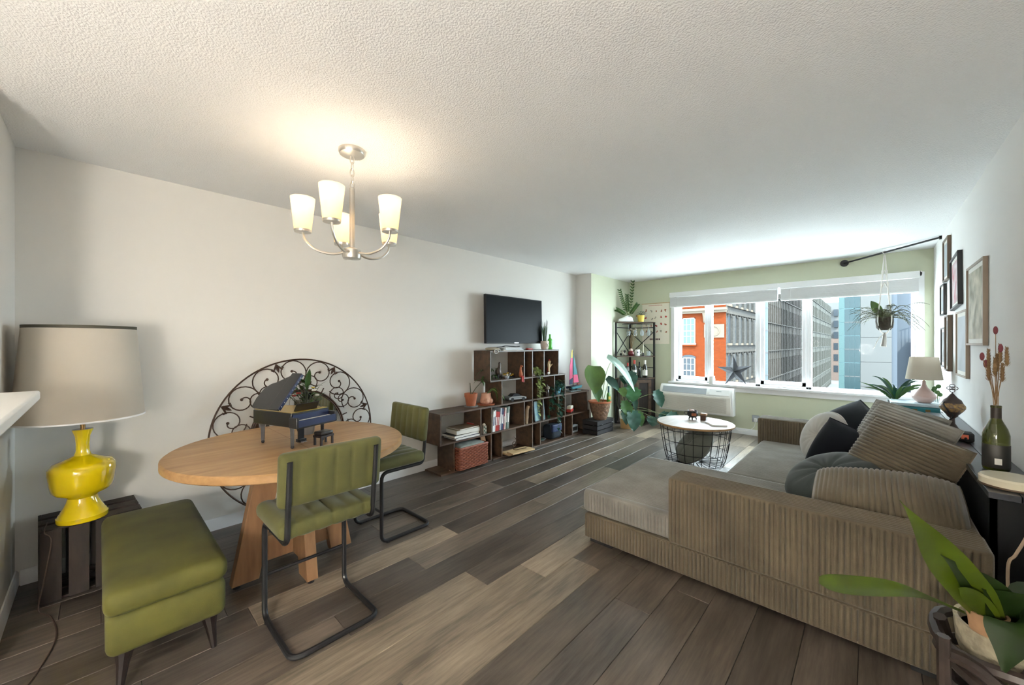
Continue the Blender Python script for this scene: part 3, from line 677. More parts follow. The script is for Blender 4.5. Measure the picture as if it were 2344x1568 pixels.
for k in range(NS):
    th = 2*pi*k/NS+.30; dth = 2*pi/NS
    for sg in (-1, 1):
        # big outer scroll: rises from the spoke foot, sweeps along the rim and curls in
        c = polar(.497, th+sg*dth*.235); pts = spiral(c, .103, th+pi+sg*.35, 1.55, -sg, 34)
        q = M().tube([(0, a, b) for a, b in pts], .0046, 6); q.sph((0, *pts[-1]), .011, 8, 5); q.build('scroll', IRON, mr_)
        # small inner scroll
        c = polar(.415, th+sg*dth*.40); pts = spiral(c, .062, th+sg*dth*.4+pi*.9, 1.4, sg, 26)
        q = M().tube([(0, a, b) for a, b in pts], .0042, 6); q.sph((0, *pts[-1]), .009, 8, 5); q.build('scroll', IRON, mr_)
    a, b = polar(.352, th), polar(.40, th); M().tube([(0, *a), (0, *b)], .005, 6).build('spoke', IRON, mr_)
    fx = th; e, n_ = V((0, cos(fx), sin(fx))), V((0, -sin(fx), cos(fx)))
    q = M(); b0 = e*.60
    q.leaf([b0, b0-e*.035+V((.004, 0, 0)), b0-e*.075], .013, (1, 0, 0))
    for sg in (-1, 1): q.tube([b0-e*.01, b0-e*.035+n_*sg*.018, b0-e*.055+n_*sg*.034, b0-e*.042+n_*sg*.044, b0-e*.03+n_*sg*.034], [.007, .007, .006, .005, .003], 6)
    q.sph(b0-e*.02, (.007, .014, .014), 8, 6); q.build('fleur', IRON, mr_)
mr_.rotation_euler = (0, R(-1.5), 0)
# ================================================================== TV WALL
tv = T('television', 'flat black television mounted on the wall above the bookshelf', 'television', (-3.34, 3.672, 1.345))
q = M(); q.rbox(-.02, .018, -.535, .535, 0, .592, .006, 2, 4, 4); bz = q.build('bezel', BLKM, tv, weld=True)
M().box(.0175, .0195, -.522, .522, .018, .580).build('screen', SCREEN, bz)
M().box(-.10, -.02, -.16, .16, .16, .44).build('wall_bracket', BLK, tv, bevel=.006)
M().box(.018, .0205, -.04, .04, .006, .012).build('logo_plate', SILV, bz)
tv.rotation_euler = (0, R(-1), 0)
XF, XB = -3.16, -3.44
sh = T('stepped_bookshelf', 'stepped dark rustic wood bookshelf along the white wall', 'bookshelf', (-3.3, 3.7, 0))
th = .018
Z0, Z1, Z2, Z3, Z4 = 0, .325, .63, .92, 1.262
def board(y0, y1, z): box(XB, XF, y0, y1, z-th, z).build('shelf_board', RUST, sh, W=True, bevel=.0015)
def upright(y, z0, z1): box(XB, XF, y-th/2, y+th/2, z0, z1-th).build('upright', RUST, sh, W=True, bevel=.0015)
for y0, y1, z in ((2.36, 3.1, th), (3.07, 3.97, th), (3.95, 5.16, th), (2.345, 3.075, Z1), (3.075, 3.80, Z1), (3.80, 4.52, Z1), (4.52, 5.16, Z1), (2.345, 3.075, Z2), (3.075, 3.80, Z2), (3.80, 4.52, Z2), (4.52, 5.16, Z2), (3.05, 3.80, Z3), (3.80, 4.53, Z3), (3.045, 4.375, Z4)):
    board(y0, y1, z)
for y in (2.53, 3.065, 3.24, 3.80, 3.96, 4.51, 4.70, 5.15): upright(y, Z0+th, Z1)
for y in (2.355, 2.905, 3.07, 3.64, 3.80, 4.02, 4.37, 4.52, 5.10): upright(y, Z1, Z2)
for y in (3.24, 3.80, 3.96, 4.27, 4.52): upright(y, Z2, Z3)
for y in (3.055, 3.64, 3.80, 4.04, 4.365): upright(y, Z3, Z4)
def at(y, z, x=-3.29): return (x, y, z+.0008)
def pot_mesh(r0, r1, h, lip=.0): return [(.001, 0), (r0, 0), (r1, h-lip), (r1*1.08, h-lip), (r1*1.1, h), (r1*.96, h), (r1*.9, h*.86), (.001, h*.86)]
# ---- plants and ornaments on the shelf
t = T('potted_cane_plant', 'terracotta pot with a bare cane and drooping narrow leaves', 'plant', at(2.88, Z2, -3.3))
M().lathe([(.001, 0), (.075, 0), (.082, .008), (.082, .014), (.07, .014), (.001, .01)], 28).build('saucer', CLEAR, t)
M().lathe([(r*1, z+.012) for r, z in pot_mesh(.052, .068, .14, .04)], 28).build('pot', TERR, t)
M().lathe([(.001, .128), (.06, .128)], 20).build('soil', SOIL, t)
M().tube([(0, 0, .13), (-.005, -.01, .27)], [.006, .004], 6).build('cane', DSTEM, t)
cp = cat_rom([(0, .005, .13), (.01, .06, .2), (.02, .12, .255), (.03, .2, .33)], 5); M().tube(cp, .005, 6).build('branch', DSTEM, t)
random.seed(11)
for hub, n_ in (((.03, .20, .33), 9), ((.025, .17, .40), 8), ((.06, .26, .41), 7), ((.02, .14, .30), 6), ((.07, .27, .34), 7)):
    st_ = M().tube([(.03, .2, .33), hub], .002, 5)
    for k in range(n_):
        a = 2*pi*k/n_+random.random(); e = V((cos(a), sin(a), random.uniform(-.5, .5)))*random.uniform(.07, .1); b0 = V(hub)
        M().leaf([b0, b0+e*.55+V((0, 0, .015)), b0+e+V((0, 0, -.035))], .0095).build('leaf', LEAF, t)
    st_.build('twig', DSTEM, t)
t = T('torso_planter', 'pink clay torso planter with trailing cactus on a saucer', 'planter', at(3.105, Z2, -3.29))
M().lathe([(.001, 0), (.10, 0), (.108, .012), (.10, .012), (.001, .008)], 32).build('saucer', TERR, t)
q = M().lathe([(.001, .01), (.05, .01), (.078, .03), (.08, .055), (.068, .09), (.062, .115), (.066, .135), (.058, .135), (.05, .12), (.001, .12)], 32, sy=1.0, sx=.75)
q.sph((.03, -.03, .045), (.042, .042, .036)).sph((.03, .03, .045), (.042, .042, .036)); q.build('pot', SKIN, t)
random.seed(5)
for k in range(7):
    a = R(-20)+R(22)*k*.6; pts = cat_rom([(0, .01, .12), (.04*cos(a), .05+.02*k*.5, .17+.008*(k % 3)), (.06*cos(a), .11+.018*k, .13), (.06, .13+.02*k, .03+.02*(k % 2))], 5)
    M().tube(pts, .006, 6).build('trailing_stem', LEAFY if k % 2 else LEAF, t)
def fig(name, label, cat, loc, parts, rz=0):
    t = T(name, label, cat, loc, rz)
    for nm, mb, mt in parts: mb.build(nm, mt, t, ang=60)
    return t
fig('toy_car', 'silver toy sports car on the third shelf tier', 'toy car', at(3.585, Z2, -3.26), [
    ('body', M().prism([(-.13, .02), (.13, .02), (.132, .04), (.10, .05), (.045, .056), (-.10, .058), (-.135, .045)], -.055, .055, 'x'), SILV),
    ('cabin', M().prism([(-.09, .056), (.06, .054), (.02, .085), (-.05, .087)], -.045, .045, 'x'), BLK),
    ('stripe', M().box(-.056, .056, -.1, .1, .036, .041), BLKM)]+[('wheel', M().cyl((sx*.058, sy*.085, .022), (sx*.044, sy*.085, .022), .022, 14), BLKM) for sx in (-1, 1) for sy in (-1, 1)]+[('rear_fin', M().box(-.05, .05, -.14, -.125, .055, .06), SILV)], R(-12))
# sitting brown dog figure
fig('bronze_dog_figurine', 'dark bronze seated animal figurine in the top tier', 'figurine', at(3.30, Z3, -3.28), [
    ('body', M().sph((0, 0, .075), (.035, .042, .06), e=(.3, 0, 0)).tube([(0, .01, .10), (0, .02, .15), (0, .018, .185)], [.026, .017, .013], 8), mat('bronze_fig', (.055, .035, .025), .4, metal=.4)),
    ('head', M().sph((0, .02, .185), (.013, .016, .016)).sph((0, .036, .182), (.007, .014, .007)), mat('bronze_head', (.05, .03, .022), .4, metal=.4))]+[('leg', M().tube([(sx*.02, sy, .05), (sx*.021, sy, 0)], [.012, .008], 6), BLKM) for sx in (-1, 1) for sy in (-.025, .03)])
q = [('base_stone', M().sph((0, 0, .008), (.045, .09, .012)), BLKM)]
random.seed(9)
for k in range(14): q.append(('gold_piece', M().sph((random.uniform(-.03, .03), random.uniform(-.085, .085), random.uniform(.025, .06)), random.uniform(.012, .02), 8, 5), GOLD if k % 3 else BONE))
fig('gold_ornament', 'cluster of gold and ivory trinkets in the top tier', 'ornament', at(3.49, Z3, -3.27), q)
fig('grey_pebble_ornament', 'small blue grey dish beside the bronze animal', 'ornament', at(3.385, Z3, -3.22), [('dish', M().lathe([(.001, 0), (.02, 0), (.03, .02), (.026, .03), (.001, .022)], 18), GREY)])
fig('clay_llama', 'red clay long-necked figure sitting on the shelf edge', 'figurine', at(3.60, Z3, -3.185), [
    ('body', M().sph((0, 0, .04), (.026, .026, .04)).tube([(0, 0, .06), (.0, -.004, .10), (0, 0, .135)], [.02, .013, .011], 8), TERR),
    ('head', M().sph((.008, .006, .143), (.02, .014, .013), e=(0, .3, .4)), TERR), ('leg', M().tube([(.015, -.01, .02), (.032, -.01, .015), (.034, -.01, -.05)], .009, 6), RED), ('leg', M().tube([(.015, .012, .02), (.032, .013, .015), (.035, .014, -.055)], .009, 6), RED)])
# top of shelf
def mag(label, x, y, z, sx, sy, h, mt, rz=0, cat='magazine', group='magazines on top of the bookshelf', name='magazine'):
    t = T(name, label, cat, (x, y, z), rz, group)
    M().box(-sx/2+.003, sx/2-.003, -sy/2+.003, sy/2-.002, .0015, h-.0015).build('pages', PAPER, t)
    M().box(-sx/2, sx/2, -sy/2, sy/2, h-.0016, h).build('cover', mt, t); M().box(-sx/2, sx/2, -sy/2, sy/2, 0, .0016).build('back_cover', mt, t)
    M().box(-sx/2, sx/2, sy/2-.002, sy/2, 0, h).build('spine', mt, t)
    return t
zz = Z4+.0008
for lb, h, mt, sy, yo in (('white magazine at the bottom of the pile under the television', .008, PAPER, .36, 3.46), ('blue magazine second in the pile under the television', .007, BLUE, .32, 3.48), ('pale magazine third in the pile under the television', .007, GREY, .34, 3.44), ('white booklet on top of the magazine pile', .006, WHITE, .28, 3.47)):
    mag(lb, -3.28, yo, zz, .22, sy, h, mt, R(random.uniform(-5, 5))); zz += h+.0006
t = T('black_scarf', 'crumpled black strap lying over the magazines', 'strap', (-3.27, 3.42, zz))
M().tube(cat_rom([(0, -.24, .004), (.03, -.1, .012), (-.02, .02, .022), (.02, .16, .012), (.0, .24, .016)], 6), [.02]*19+[.018]*6, 8, flat=.25).build('strap', BLKM, t)
t = T('rope_bag', 'beige cloth bag with rope loop hanging over the shelf edge', 'bag', (-3.24, 3.14, Z4+.001))
M().sph((0, .02, .02), (.07, .10, .02)).sph((.03, -.03, .016), (.05, .07, .016)).build('cloth', mat('beige_cloth', (.48, .40, .29), .9, noise=(12, .3)), t)
M().tube([(.085+.0*k, .0+.035*cos(2*pi*k/14), -.012+.022*sin(2*pi*k/14)) for k in range(14)], .0045, 6, True).build('rope_loop', MACR, t)
M().tube([(.075, .06+.018*cos(2*pi*k/12), .0+.016*sin(2*pi*k/12)) for k in range(12)], .0035, 6, True).build('ring', MACR, t)
fig('red_game_controller', 'small red handheld gadget on top of the shelf', 'gadget', at(3.84, Z4, -3.25), [('body', M().rbox(-.025, .025, -.05, .05, 0, .02, .008), RED), ('buttons', M().box(-.008, .008, -.03, .03, .0195, .022), BLKM)])
t = T('face_planter', 'white face planter with spiky aloe beside the television', 'planter', at(4.205, Z4, -3.28))
q = M().lathe([(.001, 0), (.045, 0), (.055, .03), (.058, .08), (.055, .118), (.05, .118), (.048, .1), (.001, .1)], 28); q.sph((.052, -.01, .06), (.012, .008, .018)); q.build('pot', mat('face_ceramic', (.66, .58, .50), .5), t)
M().box(.054, .0605, -.03, .012, .038, .044).sph((.055, -.03, .08), (.006, .011, .005)).sph((.056, .012, .08), (.006, .011, .005)).build('face_paint', mat('face_lines', (.35, .2, .16), .6), t)
random.seed(4)
for k in range(12):
    a = 2*pi*k/12; e = random.uniform(.03, .07); hh = random.uniform(.2, .33); M().leaf([(0.015*cos(a), .015*sin(a), .1), (e*.5*cos(a), e*.5*sin(a), .1+hh*.6), (e*cos(a), e*sin(a), .1+hh)], .012, (cos(a), sin(a), .2), fold=.5, prof=lambda t_: (1-t_)**.6).build('leaf', LEAFD if k % 2 else LEAF, t)
def bottle(name, label, loc, mt, r=.037, h=.30, cap=None, lab=None, cat='bottle', group=None):
    t = T(name, label, cat, loc, 0, group)
    M().lathe([(.001, 0), (r*.95, 0), (r, .006), (r, h*.58), (r*.9, h*.65), (r*.45, h*.75), (r*.38, h*.80), (r*.38, h*.97), (r*.45, h*.975), (r*.45, h), (r*.3, h), (.001, h*.995)], 24).build('glass_body', mt, t)
    if lab: M().lathe([(r*1.012, h*.14), (r*1.015, h*.15), (r*1.015, h*.44), (r*1.012, h*.45)], 24).build('paper_label', lab, t)
    if cap: M().lathe([(r*.46, h*.78), (r*.47, h*.785), (r*.47, h*1.003), (.001, h*1.004)], 18).build('foil', cap, t)
    return t
bottle('green_bottle', 'bright green glass bottle on top of the shelf', at(4.325, Z4, -3.28), EMER, .034, .21)
t = T('wooden_hand', 'wooden artist hand model with raised fingers on the shelf', 'hand model', at(4.25, Z3, -3.24))
M().lathe([(.001, 0), (.022, 0), (.02, .03), (.017, .075), (.024, .10), (.03, .13), (.024, .145), (.001, .146)], 16, sx=.6).build('palm', WOODL, t)
for k in range(4): M().tube([(0, -.022+.014*k, .14), (.005, -.024+.0155*k, .165), (.012, -.025+.016*k, .18+.006*(k in (1, 2)))], [.0065, .006, .005], 7).build('finger', WOODL, t)
M().tube([(0, .024, .10), (.006, .045, .125), (.01, .06, .14)], [.008, .007, .006], 7).build('thumb', WOODL, t)
fig('red_folded_fan', 'small red pointed stick behind the wooden hand', 'ornament', at(4.325, Z3, -3.31), [('stick', M().tube([(0, -.03, 0), (0, 0, .10), (0, .03, .20)], [.006, .010, .012], 6), RED)])
fig('panda_figure', 'tiny black and white animal figures below the wooden hand', 'figurine', at(4.19, Z3, -3.205), [('body', M().sph((0, 0, .018), (.016, .02, .018)), WHITE), ('ear', M().sph((0, .012, .037), .007, 8, 5), BLKM), ('ear', M().sph((0, -.012, .037), .007, 8, 5), BLKM), ('paw', M().sph((.012, .02, .01), .01, 8, 5), BLKM)])
def vine(t, starts, mt, seed, size, nleaf, drop, sub='leaf', spread=.05):
    random.seed(seed); lf = M(); vn = M()
    for s0, d0, ln in starts:
        p = V(s0); pts = [p.copy()]; v = V(d0).normalized()
        for k in range(int(ln/.03)):
            v = (v*.8+V((random.uniform(-.25, .3), random.uniform(-.35, .35), -drop))*.35).normalized(); p = p+v*.03; p.x = min(max(p.x, -.11), .13); pts.append(p.copy())
        vn.tube(pts, .0022, 5)
        for k in range(1, len(pts)):
            if random.random() < nleaf:
                a = random.uniform(0, 2*pi); d = V((.5+abs(cos(a))*.6, sin(a), random.uniform(-.9, .3))).normalized()*size*random.uniform(.75, 1.2)
                lf.leaf([pts[k], pts[k]+d*.5+V((0, 0, .01)), pts[k]+d+V((0, 0, -.012))], size*.42, prof=lambda q_: sin(pi*min(1, q_*.9+.1))**.7*(1-.35*q_))
    vn.build('vines', STEM, t, kind='stuff'); lf.build('foliage', mt, t, kind='stuff')
t = T('variegated_pothos', 'variegated pothos spilling down the shelf from a small pink pot', 'plant', at(3.92, Z3, -3.27))
M().lathe(pot_mesh(.04, .055, .09), 24).build('pot', PINKC, t)
vine(t, [((0, 0, .09), (.4, random.uniform(-1, 1), .8), .16) for k in range(12)]+[((.06, .0, .08), (1, 0, .1), .45), ((.06, -.03, .08), (1, -.2, .2), .60), ((.06, .02, .08), (1, .3, .1), .38)], LEAFY, 21, .055, .85, 1.3)
fig('pink_trinket', 'small pink bow shaped trinket behind the pothos', 'ornament', at(4.135, Z3, -3.32), [('bow', M().sph((0, -.02, .10), (.012, .025, .02)).sph((0, .02, .10), (.012, .025, .02)), PINKM), ('stem', M().cyl((0, 0, 0), (0, 0, .09), .004, 6), PINKM)])
t = T('blue_trailing_plant', 'blue pot with dark trailing ivy over the lower shelves', 'plant', at(4.41, Z2, -3.245))
M().lathe(pot_mesh(.06, .085, .15, .035), 28).build('pot', mat('blue_glazed', (.10, .28, .36), .35), t)
vine(t, [((.0, -.04, .14), (.5, -1, .9), .30), ((.02, -.05, .14), (.7, -1, .6), .38), ((.04, -.05, .14), (1, -.6, .4), .55), ((.05, -.06, .14), (1, -1, .2), .68), ((.05, -.02, .14), (1, -.2, .2), .45), ((0, -.06, .14), (.3, -1, .7), .5)]+[((0, -.03, .14), (random.uniform(0, .6), random.uniform(-1, .2), 1), .16) for k in range(12)], LEAFD, 8, .06, .75, 1.1)
fig('skull_bottle', 'dark bottle with a pale skull face hanging among the ivy', 'bottle', at(4.15, Z2, -3.2), [('body', M().lathe([(.001, 0), (.03, 0), (.034, .05), (.028, .09), (.012, .11), (.012, .16), (.001, .16)], 18), mat('dark_brown_glass', (.03, .018, .014), .25)), ('skull', M().sph((.02, 0, .115), (.022, .024, .026)), BONE), ('eye', M().sph((.039, -.009, .118), .006, 8, 5), BLKM), ('eye', M().sph((.039, .009, .118), .006, 8, 5), BLKM)])
t = T('picture_frame', 'framed blue abstract picture leaning in the shelf', 'picture', at(4.0, Z1, -3.2), 0)
q = M().box(-.008, .008, -.105, .105, 0, .014).box(-.008, .008, -.105, .105, .242, .256).box(-.008, .008, -.105, -.091, .0, .256).box(-.008, .008, .091, .105, .0, .256); q.build('frame', mat('frame_blue_grey', (.16, .25, .29), .5), t)
M().box(-.006, .003, -.093, .093, .012, .244).build('print', mat('blue_abstract_print', (.06, .24, .38), .5, noise=(14, 0), col2=(.35, .50, .38)), t); t.rotation_euler = (0, R(-6), 0)
fig('driftwood_log', 'pale upright driftwood branch in a narrow shelf slot', 'log', at(3.735, Z1, -3.21), [('log', M().tube([(0, -.01, 0), (.004, 0, .08), (0, .012, .17), (.01, .03, .22)], [.028, .026, .024, .02], 10), mat('driftwood', (.42, .29, .18), .8, noise=(20, .4)))])
# row of standing books
cols = [(WHITE, .235, .024), (WHITE, .245, .014), (RED, .225, .022), (RED, .222, .02), (flat('crimson_cover', (.30, .02, .03)), .218, .016), (GREY, .26, .024), (NAVYP, .25, .026), (flat('maroon_cover', (.22, .03, .05)), .215, .016), (PINKC, .255, .022), (flat('forest_cover', (.03, .07, .05)), .26, .02), (flat('sage_mottle', (.28, .33, .29), noise=(40, .6)), .262, .03)]
names = ['white book first at the left of the standing row', 'thin white book second in the standing row', 'red book third in the standing row', 'red book fourth in the standing row', 'slim crimson book fifth in the standing row', 'tall grey book sixth in the standing row', 'navy book seventh in the standing row', 'thin maroon book eighth in the standing row', 'tall blush book ninth in the standing row', 'forest green book tenth in the standing row', 'mottled sage book last at the right of the standing row']
y = 3.10
for (mt, hh, wd), lb in zip(cols, names):
    t = T('standing_book', lb, 'book', at(y+wd/2, Z1, -3.255), 0, 'books standing in a row on the second tier')
    M().box(-.075, .072, -wd/2+.002, wd/2-.002, .004, hh-.004).build('pages', PAPER, t)
    M().box(-.078, .078, -wd/2, -wd/2+.0022, 0, hh).build('cover', mt, t); M().box(-.078, .078, wd/2-.0022, wd/2, 0, hh).build('cover', mt, t)
    sp_ = M().box(.0755, .0785, -wd/2, wd/2, 0, hh).build('spine', mt, t)
    M().box(.0784, .0790, -wd/2*.55, wd/2*.55, hh*.3, hh*.72).build('title_strip', PAPER if mt not in (WHITE, PAPER) else NAVYP, sp_)
    t.rotation_euler = (R(-4.5), 0, 0); y += wd+.004
# stack of lying books
zz = Z1+.0008
for lb, sx, sy, h, mt, rz, yo in (('navy hardcover at the bottom of the lying book stack', .22, .34, .024, NAVYP, 0, 2.73), ('black hardcover second in the lying book stack', .21, .36, .026, BLKM, 2, 2.715), ('thick sage and cream book third in the lying stack', .20, .32, .046, flat('sage_cover', (.30, .28, .17)), -3, 2.745), ('brown covered book topping the lying stack', .20, .30, .012, flat('brown_cover', (.28, .18, .10), noise=(6, .6)), 2, 2.76)):
    mag(lb, -3.275, yo, zz, sx, sy, h, mt, R(rz), 'book', 'books lying in a stack', 'lying_book')
    zz += h+.0006
fig('carved_totem', 'small checkered totem carving beside the book stack', 'ornament', at(2.995, Z1, -3.21), [('body', M().box(-.022, .022, -.024, .024, 0, .085), BONE), ('head', M().sph((0, 0, .095), (.02, .022, .018)), BONE)]+[('dark_tile', M().box(.0215, .0235, -.02+.022*((k+1) % 2), -.002+.022*((k+1) % 2), .006+.02*k, .022+.02*k), LEAFD) for k in range(4)])
fig('red_booklet', 'thin red booklet leaning behind the book stack', 'book', at(2.872, Z1, -3.3), [('cover', M().cbox((0, 0, .062), (.12, .006, .12)), RED), ('pages', M().cbox((-.001, .0, .062), (.116, .004, .122)), PAPER)])
# wicker basket, each strand woven round stakes
t = T('wicker_basket', 'red wicker basket filled with grey blue cloth on the floor tier', 'basket', at(2.755, th, -3.24))
bx, by, bh = .135, .195, .235
M().rbox(-bx+.008, bx-.008, -by+.008, by-.008, .0, .21, .02, 4, 4, 3).build('inner_wall', WICKD, t, weld=True)
def rect_pt(s_, off):
    P = 2*(2*bx+2*by); d_ = (s_ % 1)*P
    for (ax, ay, bx_, by_, nx_, ny_) in ((-bx, -by, bx, -by, 0, -1), (bx, -by, bx, by, 1, 0), (bx, by, -bx, by, 0, 1), (-bx, by, -bx, -by, -1, 0)):
        L_ = abs(bx_-ax)+abs(by_-ay)
        if d_ <= L_: f = d_/L_; return (ax+(bx_-ax)*f+nx_*off, ay+(by_-ay)*f+ny_*off)
        d_ -= L_
    return (-bx, -by)
ns = 36
for r_ in range(14):
    pts = []
    for k in range(ns*3):
        s_ = k/(ns*3); pts.append((*rect_pt(s_, .004+.006*sin(2*pi*s_*ns/2+pi*(r_ % 2))), .012+.0155*r_))
    M().tube(pts, .0065, 5, True).build('woven_strand', WICK, t)
M().tube([(*rect_pt(k/48, .004), bh-.006) for k in range(48)], .011, 8, True).build('rim', WICK, t)
M().rbox(-bx+.015, bx-.015, -by+.015, by-.015, .19, .245, .02, 6, 6, 2, puff=.015).build('folded_cloth', mat('grey_blue_cloth', (.24, .27, .25), .9, noise=(14, .4)), t, weld=True)
t = T('ribbed_board', 'narrow ribbed brown board leaning behind the basket', 'board', at(3.02, th, -3.19))
for k in range(4): M().cbox((0, -.03*0+.0, 0), (.01, .016, .3)).build('board_slat', OAKD, t, loc=(-.008*0, -.058+.0165*k, .152), rot=(R(14), 0, 0))
t = T('cutting_board', 'pale pine plank with an iron hook lying on the floor tier', 'board', (-3.13, 3.5, th+.001), R(-6))
M().rbox(-.10, .05, -.20, .20, 0, .022, .005).build('plank', WOODL, t, weld=True)
M().rbox(.0, .11, -.19, .17, .0222, .04, .005).build('upper_plank', WOODL, t, weld=True)
M().tube(cat_rom([(.03, .10, .045), (.03, .0, .05), (.03, -.07, .05), (.0, -.09, .06), (.0, -.07, .10), (.0, -.04, .15), (.0, -.06, .19), (.0, -.10, .20)], 5), .004, 6).build('iron_hook', IRON, t)
M().tube([(0+.0, -.07+.03*cos(a), .115+.03*sin(a)) for a in [2*pi*k/16 for k in range(16)]], .0035, 6, True).build('iron_ring', IRON, t)
# sailboat
t = T('model_sailboat', 'brick model sailing boat with pink and teal sails on the right end', 'model boat', at(4.90, Z2, -3.28))
M().tube([(0, 0, .05), (0, -.01, .60)], .005, 6).build('mast', BLKM, t)
M().prism([(-.02, .10), (-.105, .10), (-.085, .38), (-.055, .50), (-.018, .50)], -.003, .003, 'x').build('main_sail', PINKM, t)
M().prism([(-.02, .10), (-.105, .10), (-.10, .17), (-.02, .20)], .0032, .0045, 'x').build('sail_foot_patch', NAVYP, t)
M().prism([(-.018, .50), (-.055, .50), (-.04, .60), (-.018, .62)], -.003, .003, 'x').build('sail_top', YELM, t)
M().prism([(.005, .12), (.15, .12), (.115, .24), (.006, .24)], -.003, .003, 'x').build('jib_lower', PINKM, t)
M().prism([(.006, .243), (.114, .243), (.01, .55)], -.003, .003, 'x').build('jib_upper', TEALM, t)
for s_ in (-1, 1): M().prism([(-.11, .07), (.17, .075), (.14, .04), (-.10, .035)], s_*.045-.012, s_*.045+.012, 'x').build('hull', NAVYP if s_ < 0 else TEALM, t, bevel=.003)
M().box(-.05, .05, -.10, .08, .058, .072).build('deck', BLKM, t)
M().prism([(.12, .085), (.20, .10), (.12, .10)], -.01, .01, 'x').build('bowsprit', RED, t)
M().box(-.06, .06, -.13, .13, 0, .012).build('stand_base', mat('glitter_base', (.25, .33, .33), .4, noise=(60, .8)), t)
for yy in (-.07, .08): M().box(-.02, .02, yy-.008, yy+.008, .012, .04).build('stand_post', BLKM, t)
t = T('toy_van', 'red and white toy van in the right shelf slot', 'toy car', at(4.745, Z1, -3.23), R(-70))
M().rbox(-.075, .075, -.036, .036, .014, .058, .01).build('lower_body', RED, t, weld=True)
M().rbox(-.072, .072, -.033, .033, .058, .105, .012).build('upper_body', mat('van_ivory', (.7, .66, .55), .4), t, weld=True)
M().box(-.0765, -.072, -.026, .026, .065, .088).build('windscreen', BLK, t)
M().prism([(-.03, .058), (.03, .058), (0, .026)], -.078, -.0745, 'x').build('front_chevron', WHITE, t)
for sx in (-.045, .045):
    for sy in (-.033, .033): M().cyl((sx, sy-.006, .016), (sx, sy+.006, .016), .016, 12).build('wheel', BLKM, t)
fig('blue_duffel', 'dark blue storage pouch on the floor tier', 'bag', at(4.36, th, -3.27), [('body', M().rbox(-.09, .09, -.12, .12, 0, .20, .05), mat('dark_blue_fabric', (.012, .022, .035), .8, noise=(10, .4))), ('flap', M().rbox(.06, .095, -.11, .11, .10, .205, .015), NAVYP)])
fig('small_radio', 'small grey box radio on the lowest right tier', 'radio', at(4.86, th, -3.25), [('case', M().rbox(-.03, .03, -.085, .085, 0, .11, .01), GREY), ('grille', M().box(.029, .032, -.06, .06, .03, .085), BLKM), ('knob', M().cyl((.03, .068, .09), (.04, .068, .09), .008, 10), SILV)])
fig('glass_tray', 'glass tray with moss at the bottom of the open slot', 'tray', at(4.13, th, -3.3), [('tray', M().lathe([(.001, 0), (.06, 0), (.08, .03), (.077, .03), (.058, .006), (.001, .006)], 24), CLEAR), ('moss', M().sph((0, 0, .015), (.05, .05, .012)), LEAFD)])
# ================================================================== WINDOW CORNER
# ---- corner etagere
e = T('corner_shelf', 'black metal corner shelf unit with dark wooden cabinet below', 'shelf', (-3.0, 6.3, 0))
PL_, PR_, PB_ = (-3.135, 5.965), (-2.70, 6.485), (-3.135, 6.485)
for p in (PL_, PR_, PB_): box(p[0]-.013, p[0]+.013, p[1]-.013, p[1]+.013, 0, 1.70).build('post', BLK, e, W=True)
def tri(g=0): return [(PB_[0]-g, PB_[1]+g), (PL_[0]-g, PL_[1]-.012-g), (PL_[0]+.05, PL_[1]-.02), (PR_[0]+.015, PR_[1]-.05), (PR_[0]+.012+g, PR_[1]+g)]
for z, nm in ((1.71, 'top_shelf'), (1.135, 'middle_shelf'), (.765, 'cabinet_top')): M().prism(tri(.006), z-.02, z).build(nm, RUST, e, W=True, bevel=.002)
for z in (1.615, .93):
    M().cyl((*PL_, z), (*PB_, z), .007, 6).build('side_rail', BLK, e, W=True); M().cyl((*PR_, z), (*PB_, z), .007, 6).build('side_rail', BLK, e, W=True)
for a, b in ((PL_, PB_), (PR_, PB_)):
    M().cyl((*a, 1.15), (*b, 1.55), .007, 6).build('cross_brace', BLK, e, W=True); M().cyl((*a, 1.55), (*b, 1.15), .007, 6).build('cross_brace', BLK, e, W=True)
M().prism(tri(-.01), .05, .745).build('cabinet_body', DARKW, e, W=True)
n_ = V((.52, -.43, 0)).normalized(); d_ = V((.43, .52, 0)).normalized(); c0 = V((-2.905, 6.2, 0))
def on_front(u0, u1, z0, z1, off, nm, mt, par=e):
    q = M(); A = c0+n_*off
    vs = []
    for o_ in (.0, -.014):
        for u, z in ((u0, z0), (u1, z0), (u1, z1), (u0, z1)): p = A+d_*u+n_*o_; vs.append((p.x, p.y, z))
    q.add(vs, [(0, 1, 2, 3), (7, 6, 5, 4), (0, 4, 5, 1), (1, 5, 6, 2), (2, 6, 7, 3), (3, 7, 4, 0)]); return q.build(nm, mt, par, W=True)
for a, b in ((-.27, -.005), (.005, .27)):
    dr_ = on_front(a, b, .08, .73, .022, 'door', DARKW)
    on_front(a, a+.05, .08, .73, .03, 'door_stile', RUST, dr_); on_front(b-.05, b, .08, .73, .03, 'door_stile', RUST, dr_)
    on_front(a, b, .68, .73, .031, 'door_rail', RUST, dr_); on_front(a, b, .08, .14, .031, 'door_rail', RUST, dr_)
